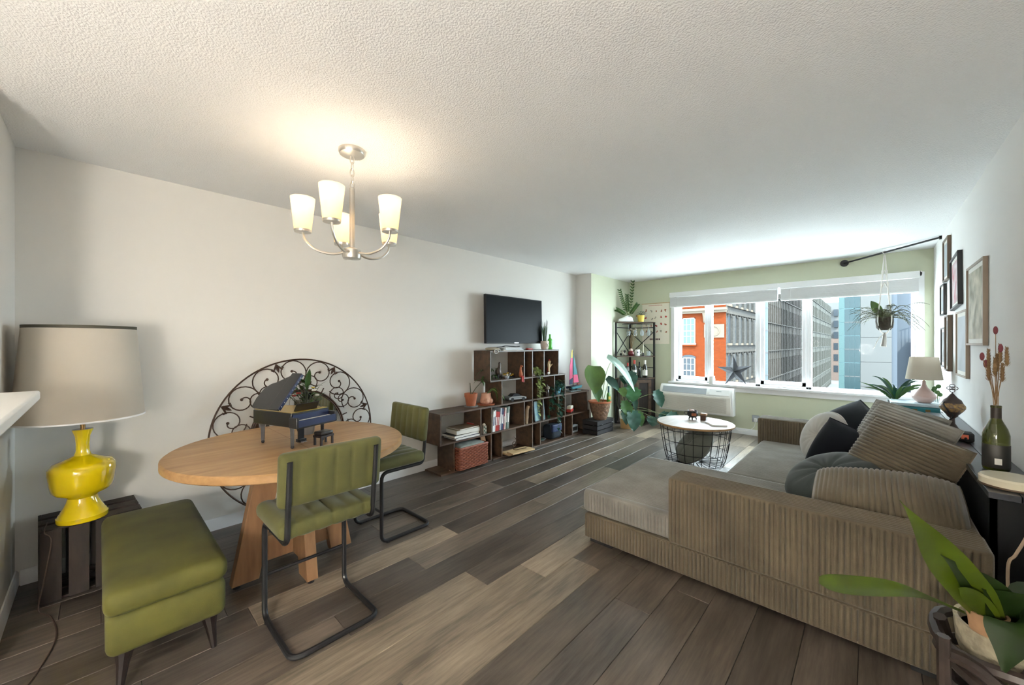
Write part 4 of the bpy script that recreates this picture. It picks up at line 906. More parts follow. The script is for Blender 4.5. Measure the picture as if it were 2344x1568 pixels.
# hanging wine glasses
for k in range(4):
    t = T('wine_glass', ['stemmed wine glass hanging first from the left under the shelf top', 'stemmed wine glass hanging second under the shelf top', 'stemmed wine glass hanging third under the shelf top', 'stemmed wine glass hanging rightmost under the shelf top'][k], 'glass', (-3.02+.085*k, 6.19+.075*k, 1.475), 0, 'wine glasses hanging in the corner shelf')
    M().lathe([(.026, 0), (.034, .04), (.033, .07), (.012, .105), (.004, .115), (.004, .19), (.032, .198), (.032, .2), (.003, .2), (.0035, .113), (.03, .07), (.032, .04), (.0245, 0)], 20).build('bowl_and_stem', CLEAR, t)
    M().lathe([(.030, .0), (.0335, .003), (.031, .003)], 20, (0, 0, .197)).build('foot_edge', CLEAR, t)
M().cyl((-3.1, 6.12, 1.673), (-2.72, 6.45, 1.673), .005, 6).build('glass_rack', BLK, e, W=True)
# middle shelf
t = T('reed_diffuser', 'dark red round diffuser bottle with tall dried reeds', 'diffuser', (-2.965, 6.17, 1.136))
M().lathe([(.001, 0), (.03, 0), (.052, .03), (.052, .05), (.03, .085), (.018, .092), (.018, .12), (.001, .12)], 24).build('bottle', mat('garnet_glass', (.13, .01, .015), .15), t)
M().lathe([(.031, .082), (.033, .084), (.019, .122), (.017, .122)], 20).build('collar', PINKC, t)
random.seed(2)
for k in range(6): M().tube([(0, 0, .1), (random.uniform(-.05, .10), random.uniform(-.02, .03), .42+.04*random.random())], .003, 5).build('reed', STRAW, t)
for k in range(4): M().sph((-.04+.04*k, 0, .43+.02*(k % 2)), (.022, .02, .016), 8, 5).build('dried_head', BONE, t)
fig('pine_cone_cluster', 'cluster of pale and dark pine cones on the middle shelf', 'ornament', (-3.06, 6.06, 1.136), [('cone', M().sph((.03*cos(k*1.3), .03*sin(k*1.3), .025+.025*(k % 3)), .022, 8, 6), BLKM if k % 2 else BONE) for k in range(6)])
t = T('white_mug', 'white mug with a small crest on the middle shelf', 'mug', (-2.885, 6.235, 1.136))
M().lathe([(.001, 0), (.036, 0), (.04, .01), (.041, .105), (.038, .105), (.036, .015), (.001, .012)], 24).build('cup', WHITE, t); M().tube([(.038, .0, .085), (.062, .015, .08), (.066, .017, .05), (.038, .0, .025)], .005, 6).build('handle', WHITE, t)
M().cbox((.024, -.034, .06), (.018, .004, .022), (0, 0, R(35))).build('crest', NAVYP, t)
t = T('brass_bell_candle', 'tall ivory taper candle in a small dark holder', 'candle', (-2.815, 6.31, 1.136)); M().lathe([(.001, 0), (.03, 0), (.028, .01), (.01, .02), (.014, .05), (.001, .05)], 16).build('holder', BLK, t); M().cyl((0, 0, .05), (0, 0, .22), .008, 10).build('taper', CREAM, t)
fig('glass_tumbler', 'clear square glass tumbler at the right of the shelf', 'glass', (-2.755, 6.385, 1.136), [('tumbler', M().lathe([(.001, 0), (.032, 0), (.034, .075), (.031, .075), (.03, .008), (.001, .008)], 20), CLEAR), ('coaster', M().lathe([(.001, -.0005), (.045, -.0005), (.045, .0), (.001, .0)], 20), WHITE)])
# cabinet top bottles
z = .766
bottle('wine_bottle', 'dark wine bottle with a red foil neck on the cabinet', (-2.905, 6.165, z), WINE, .038, .30, RED, PAPER, 'bottle', 'wine bottles on the corner cabinet')
bottle('wine_bottle', 'dark wine bottle with a white foil neck on the cabinet', (-2.775, 6.29, z), WINE, .039, .295, PAPER, PAPER, 'bottle', 'wine bottles on the corner cabinet')
bottle('spirit_bottle', 'slim dark bottle behind the red foil wine bottle', (-2.85, 6.24, z), WINE, .024, .27, BLKM, None)
bottle('clear_spirit_bottle', 'clear spirit bottle at the left of the wine bottles', (-2.99, 6.10, z), CLEAR, .03, .25, RED, PAPER)
fig('glass_carafe', 'faceted clear glass carafe between the wine bottles', 'carafe', (-2.82, 6.36, z), [('body', M().lathe([(.001, 0), (.04, 0), (.042, .12), (.02, .16), (.024, .19), (.02, .19), (.016, .16), (.036, .11), (.001, .01)], 10), CLEAR)])
# top items
t = T('sneaker_planter', 'white sneaker shaped planter with a tall zz plant', 'planter', (-3.015, 6.115, 1.711), R(50))
M().rbox(-.15, .11, -.042, .042, 0, .022, .014, 5, 3, 2).build('sole', WHITE, t, weld=True)
M().grid(lambda u, v: (-.148+.25*u, (.040-.012*u*0)*cos(pi*v)*sin(pi*(.12+.83*u))**.4, .02+(.05+.045*smooth01(.2, .75, u))*sin(pi*v)**.6*sin(pi*(.06+.86*u))**.5), 14, 10).build('upper', WHITE, t)
M().box(.02, .03, -.03, .03, .05, .06).box(.05, .06, -.03, .03, .055, .065).build('side_logo', BLKM, t)
M().lathe([(.001, .075), (.032, .08), (.035, .09)], 14, (.03, 0, 0)).build('soil', SOIL, t)
random.seed(6)
for tip, bend in (((-.10, .04, .52), (-.05, .02, .3)), ((.10, -.02, .66), (.09, 0, .36)), ((.02, .03, .44), (.01, .0, .25)), ((.17, -.03, .28), (.10, 0, .18)), ((-.16, .0, .20), (-.08, 0, .17))):
    pts = bez((.03, 0, .08), bend, tip, 12); M().tube(pts, [.006*(1-.06*k) for k in range(13)], 6).build('stalk', STEM, t)
    q = M()
    for k in range(3, 13):
        for sg in (-1, 1):
            dr = (pts[k]-pts[k-1]).normalized(); sd = V((dr.z, sg*.6, -dr.x)).normalized()*sg; dd = (sd*.7+dr*.7).normalized()*.062
            q.leaf([pts[k], pts[k]+dd*.5+V((0, -.004, .004)), pts[k]+dd], .012, (0, -1, .35))
    q.build('leaflets', LEAF, t, kind='stuff')
t = T('yellow_flower_pot', 'small yellow pot with wilted blossoms on the corner shelf top', 'plant', (-2.845, 6.285, 1.711))
M().lathe(pot_mesh(.045, .062, .11, .0), 24).build('pot', YELM, t)
random.seed(12); q = M(); g_ = M()
for k in range(18):
    a = random.uniform(0, 2*pi); p = V((.08*cos(a)*random.random(), .08*sin(a)*random.random(), .11+.07*random.random())); q.tube([(0, 0, .1), p], .0016, 5); g_.leaf([p, p+V((.02*cos(a), .02*sin(a), .008)), p+V((.04*cos(a), .04*sin(a), -.012))], .009)
q.build('stems', DSTEM, t, kind='stuff'); g_.build('foliage', LEAF, t, kind='stuff')
for p, mt_ in (((-.06, -.03, .10), TERR), ((.075, .0, .12), BONE), ((.085, .02, .08), BONE), ((.02, -.05, .15), BONE)): M().sph(p, (.014, .014, .011), 8, 5).build('blossom', mt_, t)
# poster
t = T('wall_poster', 'cream chart poster with small red drawings beside the window', 'poster', (-2.70, YW-.004, 1.335))
M().box(-.235, .235, -.003, .0, 0, .695).build('sheet', mat('poster_paper', (.88, .82, .70), .8), t)
M().box(-.242, .242, -.012, .002, .692, .704).build('hanging_rail', WOODL, t)
random.seed(8)
for r_ in range(4):
    for k in range(5):
        cx, cz = -.16+.085*k+random.uniform(-.012, .012), .57-.12*r_+random.uniform(-.015, .015); mt_ = random.choice([RED, TERR, flat('poster_rust', (.40, .12, .07)), BONE])
        q = M()
        for j in range(3): q.lathe([(.001, 0), (random.uniform(.008, .017), 0), (.001, .0005)], 9)
        q2 = M(); q2.X = Matrix.Translation((cx, -.0032, cz)) @ Matrix.Rotation(pi/2, 4, 'X')
        for j in range(3): q2.lathe([(random.uniform(.007, .014), 0), (random.uniform(.006, .012), .0006)], 9, (random.uniform(-.012, .012), random.uniform(-.014, .014), .0001*j))
        q2.build('drawing', mt_, t)
q = M()
for k in range(20): q.box(-.12+.012*k, -.12+.012*k+.006, -.0036, -.003, .655+.004*sin(pi*k/19), .667+.004*sin(pi*k/19))
q.build('title_lettering', RED, t, kind='stuff')
q = M()
for k in range(7): q.box(-.10+.026*k, -.10+.026*k+.019, -.0036, -.003, .065, .095)
q.build('footer_lettering', mat('poster_ink', (.08, .02, .02), .8), t, kind='stuff')
# ---- big leaf plant on black crate
c = T('black_crate', 'low black slatted crate under the carved plant pot', 'crate', (-3.03, 5.2, 0))
for zz in (.0, .069, .138):
    box(-3.155, -2.905, 4.965, 4.98, zz+.004, zz+.062).build('slat', BLKW, c, W=True); box(-3.155, -2.905, 5.42, 5.435, zz+.004, zz+.062).build('slat', BLKW, c, W=True)
    box(-2.92, -2.905, 4.98, 5.42, zz+.004, zz+.062).build('slat', BLKW, c, W=True); box(-3.155, -3.14, 4.98, 5.42, zz+.004, zz+.062).build('slat', BLKW, c, W=True)
for k in range(3): box(-3.14+.075*k, -3.14+.075*k+.068, 4.98, 5.42, .185, .2).build('top_slat', BLKW, c, W=True)
p = T('elephant_ear_plant', 'tall big-leaved plant in a carved brown pot on the black crate', 'plant', (-3.0, 5.2, .201))
PX_ = mat('carved_clay', (.30, .17, .10), .8, noise=(30, .6), bump=(45, 1, .01))
def carve(u, v):
    a = 2*pi*u; z = .26*v; r = .095+.065*v**.8+.006*sin(9*a+10*v)*sin(pi*v)*sin(14*v+3*a); return (r*cos(a), r*sin(a), z)
M().grid(carve, 72, 18, True).build('pot', PX_, p)
M().lathe([(.158, .25), (.172, .255), (.172, .275), (.152, .275), (.145, .24), (.001, .238)], 36).build('rim', TERR, p); M().lathe([(.001, .0), (.094, .0), (.094, .002), (.001, .002)], 24).build('pot_base', TERR, p)
M().lathe([(.001, .245), (.145, .245)], 28).build('soil', SOIL, p)
HEART = lambda t_: (1.15*sin(pi*min(1, (t_*.86+.14)))**.75*(1-.28*t_)) if t_ < .999 else 0
def big_leaf(par, stem, tip, wd, up=(0, 0, 1), mt=LEAFB, fold=.22, lift=.05, sm=STEM, r=.006, heart=HEART, wav=0):
    so_ = M().tube(stem, [r*(1-.5*k/(len(stem)-1)) for k in range(len(stem))], 7).build('stem', sm, par)
    b0 = V(stem[-1]); tp = V(tip); mid = (b0+tp)/2+V((0, 0, lift)); back = b0-(tp-b0)*.16+V((0, 0, .01))
    M().leaf([back, mid, tp], wd, up, fold, heart, wav).build('leaf', mt, so_)
big_leaf(p, bez((0, 0, .24), (-.03, -.08, .55), (-.02, -.13, .74), 10), (.06, -.24, .40), .155, (.6, -.5, .6), LEAFB, .2, .08)
big_leaf(p, bez((.02, .02, .24), (.02, .10, .70), (.06, .22, .85), 10), (.34, .46, .40), .10, (.5, -.3, .8), mat('pale_silver_leaf', (.20, .29, .22), .3, noise=(10, .4)), .3, .16)
big_leaf(p, bez((0, -.03, .24), (.0, -.06, .4), (.0, -.10, .48), 8), (.06, -.15, .28), .08, (.7, -.5, .3), LEAF, .15, .03)
for tp_ in ((-.05, .03, .72), (.03, .05, .66), (.01, -.02, .60)): M().tube(bez((0, .01, .24), (0, .02, .45), tp_, 8), [.005]*6+[.003]*3, 6).build('stem', STEM, p)
big_leaf(p, bez((.03, .03, .24), (.05, .12, .45), (.05, .17, .58), 8), (.20, .22, .42), .07, (.4, -.6, .7), LEAFD, .2, .04)
t = T('plant_food_bottle', 'green plant food bottle with a yellow label stuck in the pot', 'bottle', (-2.90, 5.285, .448), 0)
M().lathe([(.001, 0), (.034, 0), (.036, .01), (.036, .12), (.02, .15), (.013, .16), (.001, .16)], 18, sx=.7).build('body', mat('green_plastic', (.06, .22, .02), .35), t)
M().lathe([(.014, .155), (.014, .25), (.001, .252)], 12).build('spray_neck', mat('teal_cap', (.02, .12, .13), .4), t); M().cbox((.024, -.012, .075), (.006, .04, .045), (0, 0, R(-30))).build('paper_label', YELM, t)
# ---- monstera
p = T('monstera_plant', 'sprawling dark green monstera in a white and tan pot', 'plant', (-2.84, 5.76, 0))
M().lathe([(.001, 0), (.095, 0), (.108, .15), (.108, .151), (.001, .151)], 32).build('pot_lower', mat('tan_glaze', (.42, .25, .10), .6), p)
M().lathe([(.109, .15), (.122, .28), (.112, .28), (.105, .24), (.001, .24)], 32).build('pot_upper', OFFW, p)
M().lathe([(.001, .245), (.106, .245)], 24).build('soil', SOIL, p)
MON = lambda t_: max(.02, (1.1*sin(pi*min(1, t_*.87+.13))**.7*(1-.25*t_))*(1-.32*(abs(sin(t_*13))**6))) if t_ < .999 else 0
def ml(bend, end, tip, wd, up=(.5, -.6, .6), mt=LEAFD): big_leaf(p, bez((0, 0, .24), bend, end, 10), tip, wd, up, mt, .2, .04, STEM, .0055, MON, .08)
ml((.02, -.02, .5), (.10, -.02, .62), (.16, -.16, .44), .15, mt=mat('deep_green_leaf', (.02, .11, .025), .3, noise=(8, .4)))
ml((.0, -.02, .6), (.02, .02, .86), (.12, -.06, .66), .13)
ml((-.02, -.12, .5), (-.02, -.16, .62), (.08, -.24, .52), .08, mt=LEAFB)
ml((.05, .02, .50), (.34, .34, .55), (.42, .34, .33), .10)
ml((.06, .10, .42), (.40, .40, .20), (.46, .44, .03), .12)
ml((.06, .08, .36), (.30, .33, .14), (.30, .28, .02), .12)
ml((.05, .10, .34), (.52, .42, .20), (.66, .44, .03), .12)
ml((.10, -.05, .34), (.16, -.10, .26), (.24, -.26, .02), .12)
ml((.02, -.12, .34), (.05, -.15, .30), (.12, -.26, .10), .08)
ml((.0, -.06, .36), (.02, -.10, .40), (.12, -.18, .20), .10, mt=LEAF)
ml((.08, .0, .34), (.17, .02, .24), (.26, -.04, .06), .09, mt=LEAF)
ml((.05, -.03, .50), (.12, .02, .47), (.16, -.02, .28), .05)
ml((-.03, -.05, .7), (-.06, -.03, .80), (.03, -.12, .70), .07)
for pts in ([(-.02, -.03, .24), (-.06, -.10, .42), (-.08, -.06, .60)], [(-.01, -.04, .24), (-.02, -.16, .36), (.0, -.22, .48)], [(.0, -.04, .24), (-.10, -.10, .34), (-.11, -.12, .50)]): M().tube(cat_rom(pts, 5), .004, 6).build('aerial_root', DSTEM, p)
# ---- wall air conditioner
a = T('wall_air_conditioner', 'ivory through-wall air conditioner below the left panes', 'air conditioner', (-2.04, YW-.08, .255))
X0, X1, Y0_, Z0_, Z1_ = -2.575, -1.485, YW-.155, .255, .675
M().prism([(YW-.002, Z0_), (Y0_+.012, Z0_), (Y0_, Z0_+.012), (Y0_, Z1_-.125), (Y0_+.055, Z1_-.02), (Y0_+.08, Z1_), (YW-.002, Z1_)], X0, X1, 'x').build('housing', WHITE, a, W=True, bevel=.008)
M().box(X0+.03, X1-.03, Y0_-.006, Y0_+.002, Z0_+.03, Z1_-.14).build('grille_panel', OFFW, a, W=True, bevel=.003)
slt = None
for k in range(17):
    lo = V(((X0+X1)/2-.02, Y0_-.008, Z0_+.05+.0128*k))-V(a.location)
    if slt is None: slt = M().box(-.48, .48, -.006, .004, -.003, .0035).build('louvre', mat('louvre_plastic', (.70, .67, .62), .6), a, loc=lo)  # louvres a little darker than the panel behind them
    else: o = slt.copy(); C.objects.link(o); o.parent = a; o.location = lo
sl_ang = math.atan2(.105, .055)
q = M(); q.X = Matrix.Translation((0, Y0_+.026, Z1_-.075)) @ Matrix.Rotation(sl_ang-pi/2+pi/2, 4, 'X')
q.box(X0+.05, X0+.72, -.048, .048, .0, .006); q.build('outlet_vent', GREY, a, W=True)
q = M(); q.X = Matrix.Translation((0, Y0_+.026, Z1_-.075)) @ Matrix.Rotation(sl_ang, 4, 'X')
q.box(X0+.76, X1-.05, -.05, .05, .0, .008); q.build('control_lid', WHITE, a, W=True, bevel=.003)
q = M(); q.X = Matrix.Translation((0, Y0_+.026, Z1_-.075)) @ Matrix.Rotation(sl_ang, 4, 'X')
q.box(X0+.86, X0+.93, .01, .018, .008, .009); q.build('maker_badge', GREY, a, W=True)
# ---- star, jar, outlet
t = T('metal_star', 'black five-pointed metal barn star leaning on the window sill', 'star', (-1.495, YW-.004, .93))
P_ = []
for k in range(10):
    r_ = .245 if k % 2 == 0 else .085; an = pi/2+2*pi*k/10+R(4); P_.append((r_*cos(an), -.006, r_*sin(an)))
lo_ = min(q_[2] for q_ in P_)
q = M().add(P_+[(0, -.075, 0), (0, .004, 0)], [(k, (k+1) % 10, 10) for k in range(10)]+[((k+1) % 10, k, 11) for k in range(10)])
q.build('star_body', mat('star_black', (.02, .02, .024), .35, metal=.5), t, ang=5)
t.location = (-1.495, YW-.02, .719-lo_)
fig('sill_jar', 'small white jar on the sill left of the star', 'jar', (-1.81, YW-.02, .7185), [('body', M().lathe([(.001, 0), (.045, 0), (.047, .08), (.04, .1), (.001, .1)], 20), WHITE), ('lid', M().lathe([(.001, .1), (.042, .1), (.042, .118), (.001, .12)], 20), TRIM)])
t = T('wall_outlet', 'grey wall outlet box with white plug on the green wall', 'outlet', (-1.225, YW-.001, .20))
M().rbox(-.045, .045, -.012, 0, 0, .10, .006).build('plate', GREY, t, weld=True); M().rbox(-.018, .022, -.055, -.012, .01, .06, .008).build('plug', WHITE, t, weld=True)
tag(M().tube(cat_rom([(-1.222, YW-.05, .21), (-1.24, YW-.06, .13), (-1.32, YW-.08, .07), (-1.42, YW-.10, .06), (-1.5, YW-.16, .12), (-1.56, YW-.25, .09), (-1.62, YW-.3, .03), (-1.68, YW-.3, .004)], 6), .004, 6).build('power_cord', WHITE), 'white power cord drooping from the grey outlet', 'cord')
# ---- coffee table
cx, cy = -1.47, 4.66
t = T('coffee_table', 'round whitewashed coffee table on a black wire basket base', 'table', (cx, cy, 0))
M().lathe([(.001, .424), (.39, .424), (.4, .43), (.4, .446), (.396, .45), (.001, .45)], 64).build('tabletop', wood('whitewashed_oak', (.46, .41, .37), (.36, .30, .25), .4, 2.5, (12, 1.2, 12), .1), t)
M().lathe([(.3995, .4285), (.4015, .43), (.4015, .446), (.3995, .4475)], 64).build('edge_band', OAK, t)
def rw(z): return .285+.085*(z/.42)**.6
for z in (.006, .13, .26, .385): M().tube([(rw(z)*cos(2*pi*k/48), rw(z)*sin(2*pi*k/48), z+.002) for k in range(48)], .0035, 6, True).build('wire_hoop', BLK, t)
wp = None
for k in range(24):
    an = 2*pi*k/24
    if wp is None: wp = M().tube([(.05, 0, .006), (.24, 0, .005)]+[(rw(z), 0, z) for z in (.006, .03, .08, .15, .25, .35, .425)], .0033, 6).build('wire', BLK, t)
    else: o = wp.copy(); C.objects.link(o); o.parent = t
    (wp if k == 0 else o).rotation_euler = (0, 0, an)
def round_cushion(name, label, loc, rot, r, th_, mt, tuft=8, depth=.6, group=None):
    t = T(name, label, 'cushion', loc, 0, group); t.rotation_euler = rot
    q = M()
    for sg in (1, -1):
        def f(u, v, sg=sg):
            a = 2*pi*u; rr = 1-v; z = th_/2*(1-rr**3.2)**.55*(1-depth*math.exp(-(rr/.16)**2))
            z *= 1-.10*abs(cos(tuft*a/2))**10*sin(pi*min(1, rr*1.05))
            return (r*rr*cos(a), r*rr*sin(a), sg*z)
        q.grid(f, 64, 16, True)
    q.build('cover', mt, t, weld=True, ang=80)
    M().tube([(r*cos(2*pi*k/60), r*sin(2*pi*k/60), 0) for k in range(60)], .006, 6, True).build('piping', mt, t)
    M().sph((0, 0, th_/2*(1-depth)+.004), (.018, .018, .007), 10, 6).build('button', mt, t)
    return t
round_cushion('floor_cushion', 'sage grey round cushion stored inside the wire basket table', (cx+.0, cy-.02, .185), (R(48), R(0), R(-40)), .235, .17, SAGEV, 8, .25)
t = T('cauldron_mug', 'black cauldron mug with an orange emblem on the coffee table', 'mug', (-1.535, 4.79, .4508), R(20))
M().lathe([(.001, .022), (.03, .024), (.056, .045), (.06, .07), (.052, .095), (.056, .105), (.051, .105), (.046, .092), (.05, .06), (.001, .035)], 24).build('bowl', BLK, t)
M().tube([(-.05, 0, .088), (-.082, 0, .09), (-.09, 0, .06), (-.056, 0, .05)], .006, 6).build('handle', BLK, t)
for k in range(3): M().tube([(.036*cos(2.1*k+.4), .036*sin(2.1*k+.4), .03), (.046*cos(2.1*k+.4), .046*sin(2.1*k+.4), 0)], [.009, .006], 6).build('foot', BLK, t)
M().cbox((.012, -.0565, .066), (.05, .008, .03)).build('emblem', TERR, t); M().sph((-.01, 0, .105), (.03, .02, .014)).build('filling', PINKC, t)
fig('amber_candle_jar', 'small brown candle jar beside the cauldron mug', 'candle', (-1.42, 4.82, .4508), [('jar', M().box(-.03, .03, -.03, .03, 0, .062), mat('amber_jar', (.06, .025, .015), .2)), ('lid', M().box(-.031, .031, -.031, .031, .062, .082), OAKD)])
t = T('notebook', 'closed white notebook near the coffee table edge', 'book', (-1.25, 4.66, .4508), R(-52))
M().box(-.11, .11, -.075, .075, .0, .003).build('back_cover', OFFW, t); M().box(-.108, .108, -.073, .073, .003, .014).build('pages', PAPER, t); M().box(-.11, .11, -.075, .075, .014, .017).build('cover', WHITE, t)
# ================================================================== SOFA
PT = .0215
def cordx(p, n):   # ribs: vertical on y faces, along x on top
    mx_ = max(abs(n.x), abs(n.y), abs(n.z)); w_ = smooth01(.80, .97, mx_)
    q_ = p.y if abs(n.z) == mx_ else (p.x if abs(n.y) == mx_ else p.y)
    return w_*.0125*(abs(sin(pi*q_/PT))**.5-.9)
so = T('corduroy_sofa', 'taupe corduroy chaise sofa with low wide arms', 'sofa', (-.5, 3.6, 0))
K = 4.0
def rb(nm, x0, x1, y0, y1, z0, z1, r, puff=0, mt=CORD):
    M().rbox(x0, x1, y0, y1, z0, z1, r, 8, 8, 5, cordx, puff, PT).build(nm, mt, so, W=True, weld=True, ang=75)
rb('chaise_base', -1.43, .33, 2.272, 3.34, .03, .19, .012)
rb('near_arm', -.865, .335, 2.26, 2.465, .192, .572, .022)
rb('chaise_cushion', -1.455, .10, 2.278, 3.35, .193, .35, .04, .02, CORDG)
rb('seat_base', -.82, .33, 3.345, 4.72, .03, .19, .012)
rb('seat_cushion', -.835, .10, 3.36, 4.715, .193, .35, .04, .02, CORDG)
rb('far_arm', -.87, .335, 4.725, 4.945, .03, .572, .022)
rb('back_frame', .105, .335, 2.47, 4.72, .192, .56, .022)
for x_, y_ in ((-1.32, 2.36), (-1.32, 3.22), (.2, 2.36), (.2, 4.8), (-.75, 4.8)): box(x_-.08, x_+.08, y_-.06, y_+.06, 0, .031).build('foot', BLKM, so, W=True)
# ---- loose cushions
def pillow(name, label, loc, rot, wd, ht, th_, mt, ribs=True, group=None, pinch=.07, bend=0):
    t = T(name, label, 'cushion', loc, 0, group); t.rotation_euler = rot
    nu = int(wd/PT*5) if ribs else 28
    q = M()
    for sg in (1, -1):
        def f(u, v, sg=sg):
            a, b = 2*u-1, 2*v-1
            prof = max(0, (1-abs(a)**3.2))**.5*max(0, (1-abs(b)**3.2))**.5
            x = a*wd/2*(1-pinch*(1-b*b)-.07*a*a*b*b); y = b*ht/2*(1-pinch*(1-a*a)-.07*a*a*b*b); z = sg*th_/2*prof
            if ribs: z += sg*.011*(abs(sin(pi*a*wd/2/PT))**.55-.8)*min(1, prof*3)
            z += .012*sin(3*a+2*b)*prof+bend*a*a
            return (x, y, z)
        q.grid(f, nu, 22)
    q.build('cover', mt, t, weld=True, ang=80)
    e_ = [(x_*wd/2*(1-pinch*(1-y_*y_)-.07*x_*x_*y_*y_), y_*ht/2*(1-pinch*(1-x_*x_)-.07*x_*x_*y_*y_), bend*x_*x_) for x_, y_ in [(-1, -1+.2*k) for k in range(10)]+[(-1+.2*k, 1) for k in range(10)]+[(1, 1-.2*k) for k in range(10)]+[(1-.2*k, -1) for k in range(10)]]
    M().tube(e_, .0045, 5, True).build('seam', mt, t)
    return t
def frame_rot(xa, n):
    """euler from pillow width axis xa and face normal n"""
    n = V(n).normalized(); xa = V(xa); xa = (xa-n*xa.dot(n)).normalized(); ya = n.cross(xa)
    return Matrix((xa, ya, n)).transposed().to_euler()
G1 = 'corduroy back cushions leaning along the sofa back'
rib_dir = V((.20, .10, .98))   # ribs spaced along this axis, so stripes run sideways
pillow('back_cushion', 'large taupe corduroy cushion nearest on the sofa back', (.115, 3.05, .675), frame_rot((.34, .10, .93), (-.42, -.80, .42)), .44, .48, .22, CORD, True, G1)
pillow('back_cushion', 'taupe corduroy cushion tucked behind the nearest one', (.125, 3.45, .715), frame_rot((.36, .12, .92), (-.42, -.80, .42)), .45, .46, .19, CORDG, True, G1)
pillow('back_cushion', 'pale corduroy cushion third along the sofa back', (.12, 3.80, .70), frame_rot((.30, .12, .95), (-.45, -.78, .42)), .46, .46, .16, CORDG, True, G1)
pillow('back_cushion', 'corduroy cushion farthest along the sofa back', (.15, 4.18, .61), frame_rot((.30, .12, .95), (-.45, -.78, .42)), .44, .44, .15, CORDG, True, G1)
pillow('lumbar_cushion', 'long corduroy cushion slumped inside the near arm', (.045, 2.69, .535), frame_rot((.97, .03, -.06), (-.10, -.38, .92)), .58, .40, .27, CORD, True, None, .05, .03)
round_cushion('tufted_cushion', 'dark slate round tufted cushion lying on the chaise', (-.16, 2.97, .535), frame_rot((.8, .3, .4), (-.34, -.36, .87)), .25, .19, TEALV, 10, .3)
round_cushion('tufted_cushion', 'pale grey round tufted cushion with a deep centre button', (-.275, 3.92, .60), frame_rot((.3, .6, .3), (-.72, -.58, .36)), .215, .15, CUSHG, 14, .7)
pillow('velvet_cushion', 'midnight velvet cushion in front of the pale round one', (-.15, 3.52, .58), frame_rot((.45, .25, .75), (-.55, -.75, .32)), .42, .42, .17, NAVY, False)
pillow('velvet_cushion', 'charcoal velvet cushion behind the pale round one', (-.16, 4.32, .64), frame_rot((.6, .1, .4), (-.45, -.55, .7)), .48, .46, .16, CHAR, False)
# ================================================================== RIGHT WALL
con = T('console_table', 'long black console table squeezed between sofa and wall', 'table', (.434, 3.7, 0))
TOPM = wood('black_console_top', (.035, .04, .048), (.02, .022, .027), .28, 3, (14, 1.2, 14), .15)
box(.345, .428, 2.46, 4.94, .725, .75).build('top_plank', TOPM, con, W=True, bevel=.002); box(.431, .518, 2.46, 4.94, .725, .75).build('top_plank', TOPM, con, W=True, bevel=.002)
box(.352, .37, 2.47, 4.93, .10, .724).build('side_panel', mat('console_black', (.004, .0045, .006), .6, spec=.2), con, W=True)
box(.352, .515, 2.47, 2.49, .0, .724).build('end_panel', mat('end_black', (.004, .004, .005), .7, spec=.2), con, W=True); box(.352, .515, 4.91, 4.93, .0, .724).build('end_panel', BLKM, con, W=True)
box(.352, .515, 2.49, 4.91, .36, .38).build('lower_shelf', BLKM, con, W=True)
t = T('cream_round_lid', 'glossy cream round tray at the near end of the console', 'tray', (.428, 2.60, .751))
M().lathe([(.001, 0), (.082, 0), (.09, .006), (.092, .034), (.086, .042), (.001, .044)], 48).build('tray', CREAM, t)
M().lathe([(.0925, .002), (.0935, .004), (.0935, .007), (.0925, .009)], 48).build('base_ring', mat('tray_ring', (.10, .06, .03), .5), t)
# bottle with dried flowers
t = T('flower_bottle', 'olive wine bottle holding a tall bunch of dried flowers', 'bottle', (.432, 2.915, .751))
M().lathe([(.001, 0), (.041, 0), (.043, .006), (.043, .165), (.036, .195), (.019, .235), (.0155, .25), (.0155, .292), (.018, .293), (.018, .302), (.012, .302), (.001, .29)], 32).build('glass_body', BOTG, t)
M().lathe([(.0165, .215), (.0172, .22), (.0172, .30), (.0165, .303)], 24).build('foil', mat('dark_foil', (.03, .02, .016), .5), t)
M().lathe([(.0436, .012), (.0438, .013), (.0438, .12), (.0436, .121)], 32).build('paper_label', mat('black_label', (.022, .02, .018), .5, noise=(8, .5)), t); M().cbox((.0, -.0437, .045), (.022, .003, .028), (0, 0, 0)).build('back_sticker', PAPER, t)
random.seed(14)
heads = [(-.03, .01, .50, 1), (-.045, -.02, .535, 1), (.012, -.01, .575, 1), (.0, .01, .66, 1), (.03, -.01, .53, 0), (-.024, -.01, .46, 0), (.006, .02, .50, 0), (.02, .01, .455, 0), (-.008, -.03, .48, 0), (.012, .0, .545, 0), (-.02, .02, .52, 0)]
for hx, hy, hz, kd in heads:
    sk = M().tube(bez((random.uniform(-.008, .008), random.uniform(-.008, .008), .285), (hx*.25, hy*.25, .38), (hx, hy, hz), 8), .0013, 5).build('stalk', STRAW, t)
    if kd: q = M().sph((hx, hy, hz), (.008, .008, .020), 8, 6)
    else:
        q = M().sph((hx, hy, hz), (.006, .006, .036), 8, 6)
        for k in range(70):
            a = k*2.4; zz = hz-.042+.0012*k; rr = .013*(1-.5*k/70); q.leaf([(hx, hy, zz), (hx+rr*.7*cos(a), hy+rr*.7*sin(a), zz+.006), (hx+rr*cos(a), hy+rr*sin(a), zz+.016)], .0022)
    q.build('seed_head', DRYRED if kd else STRAW, sk)
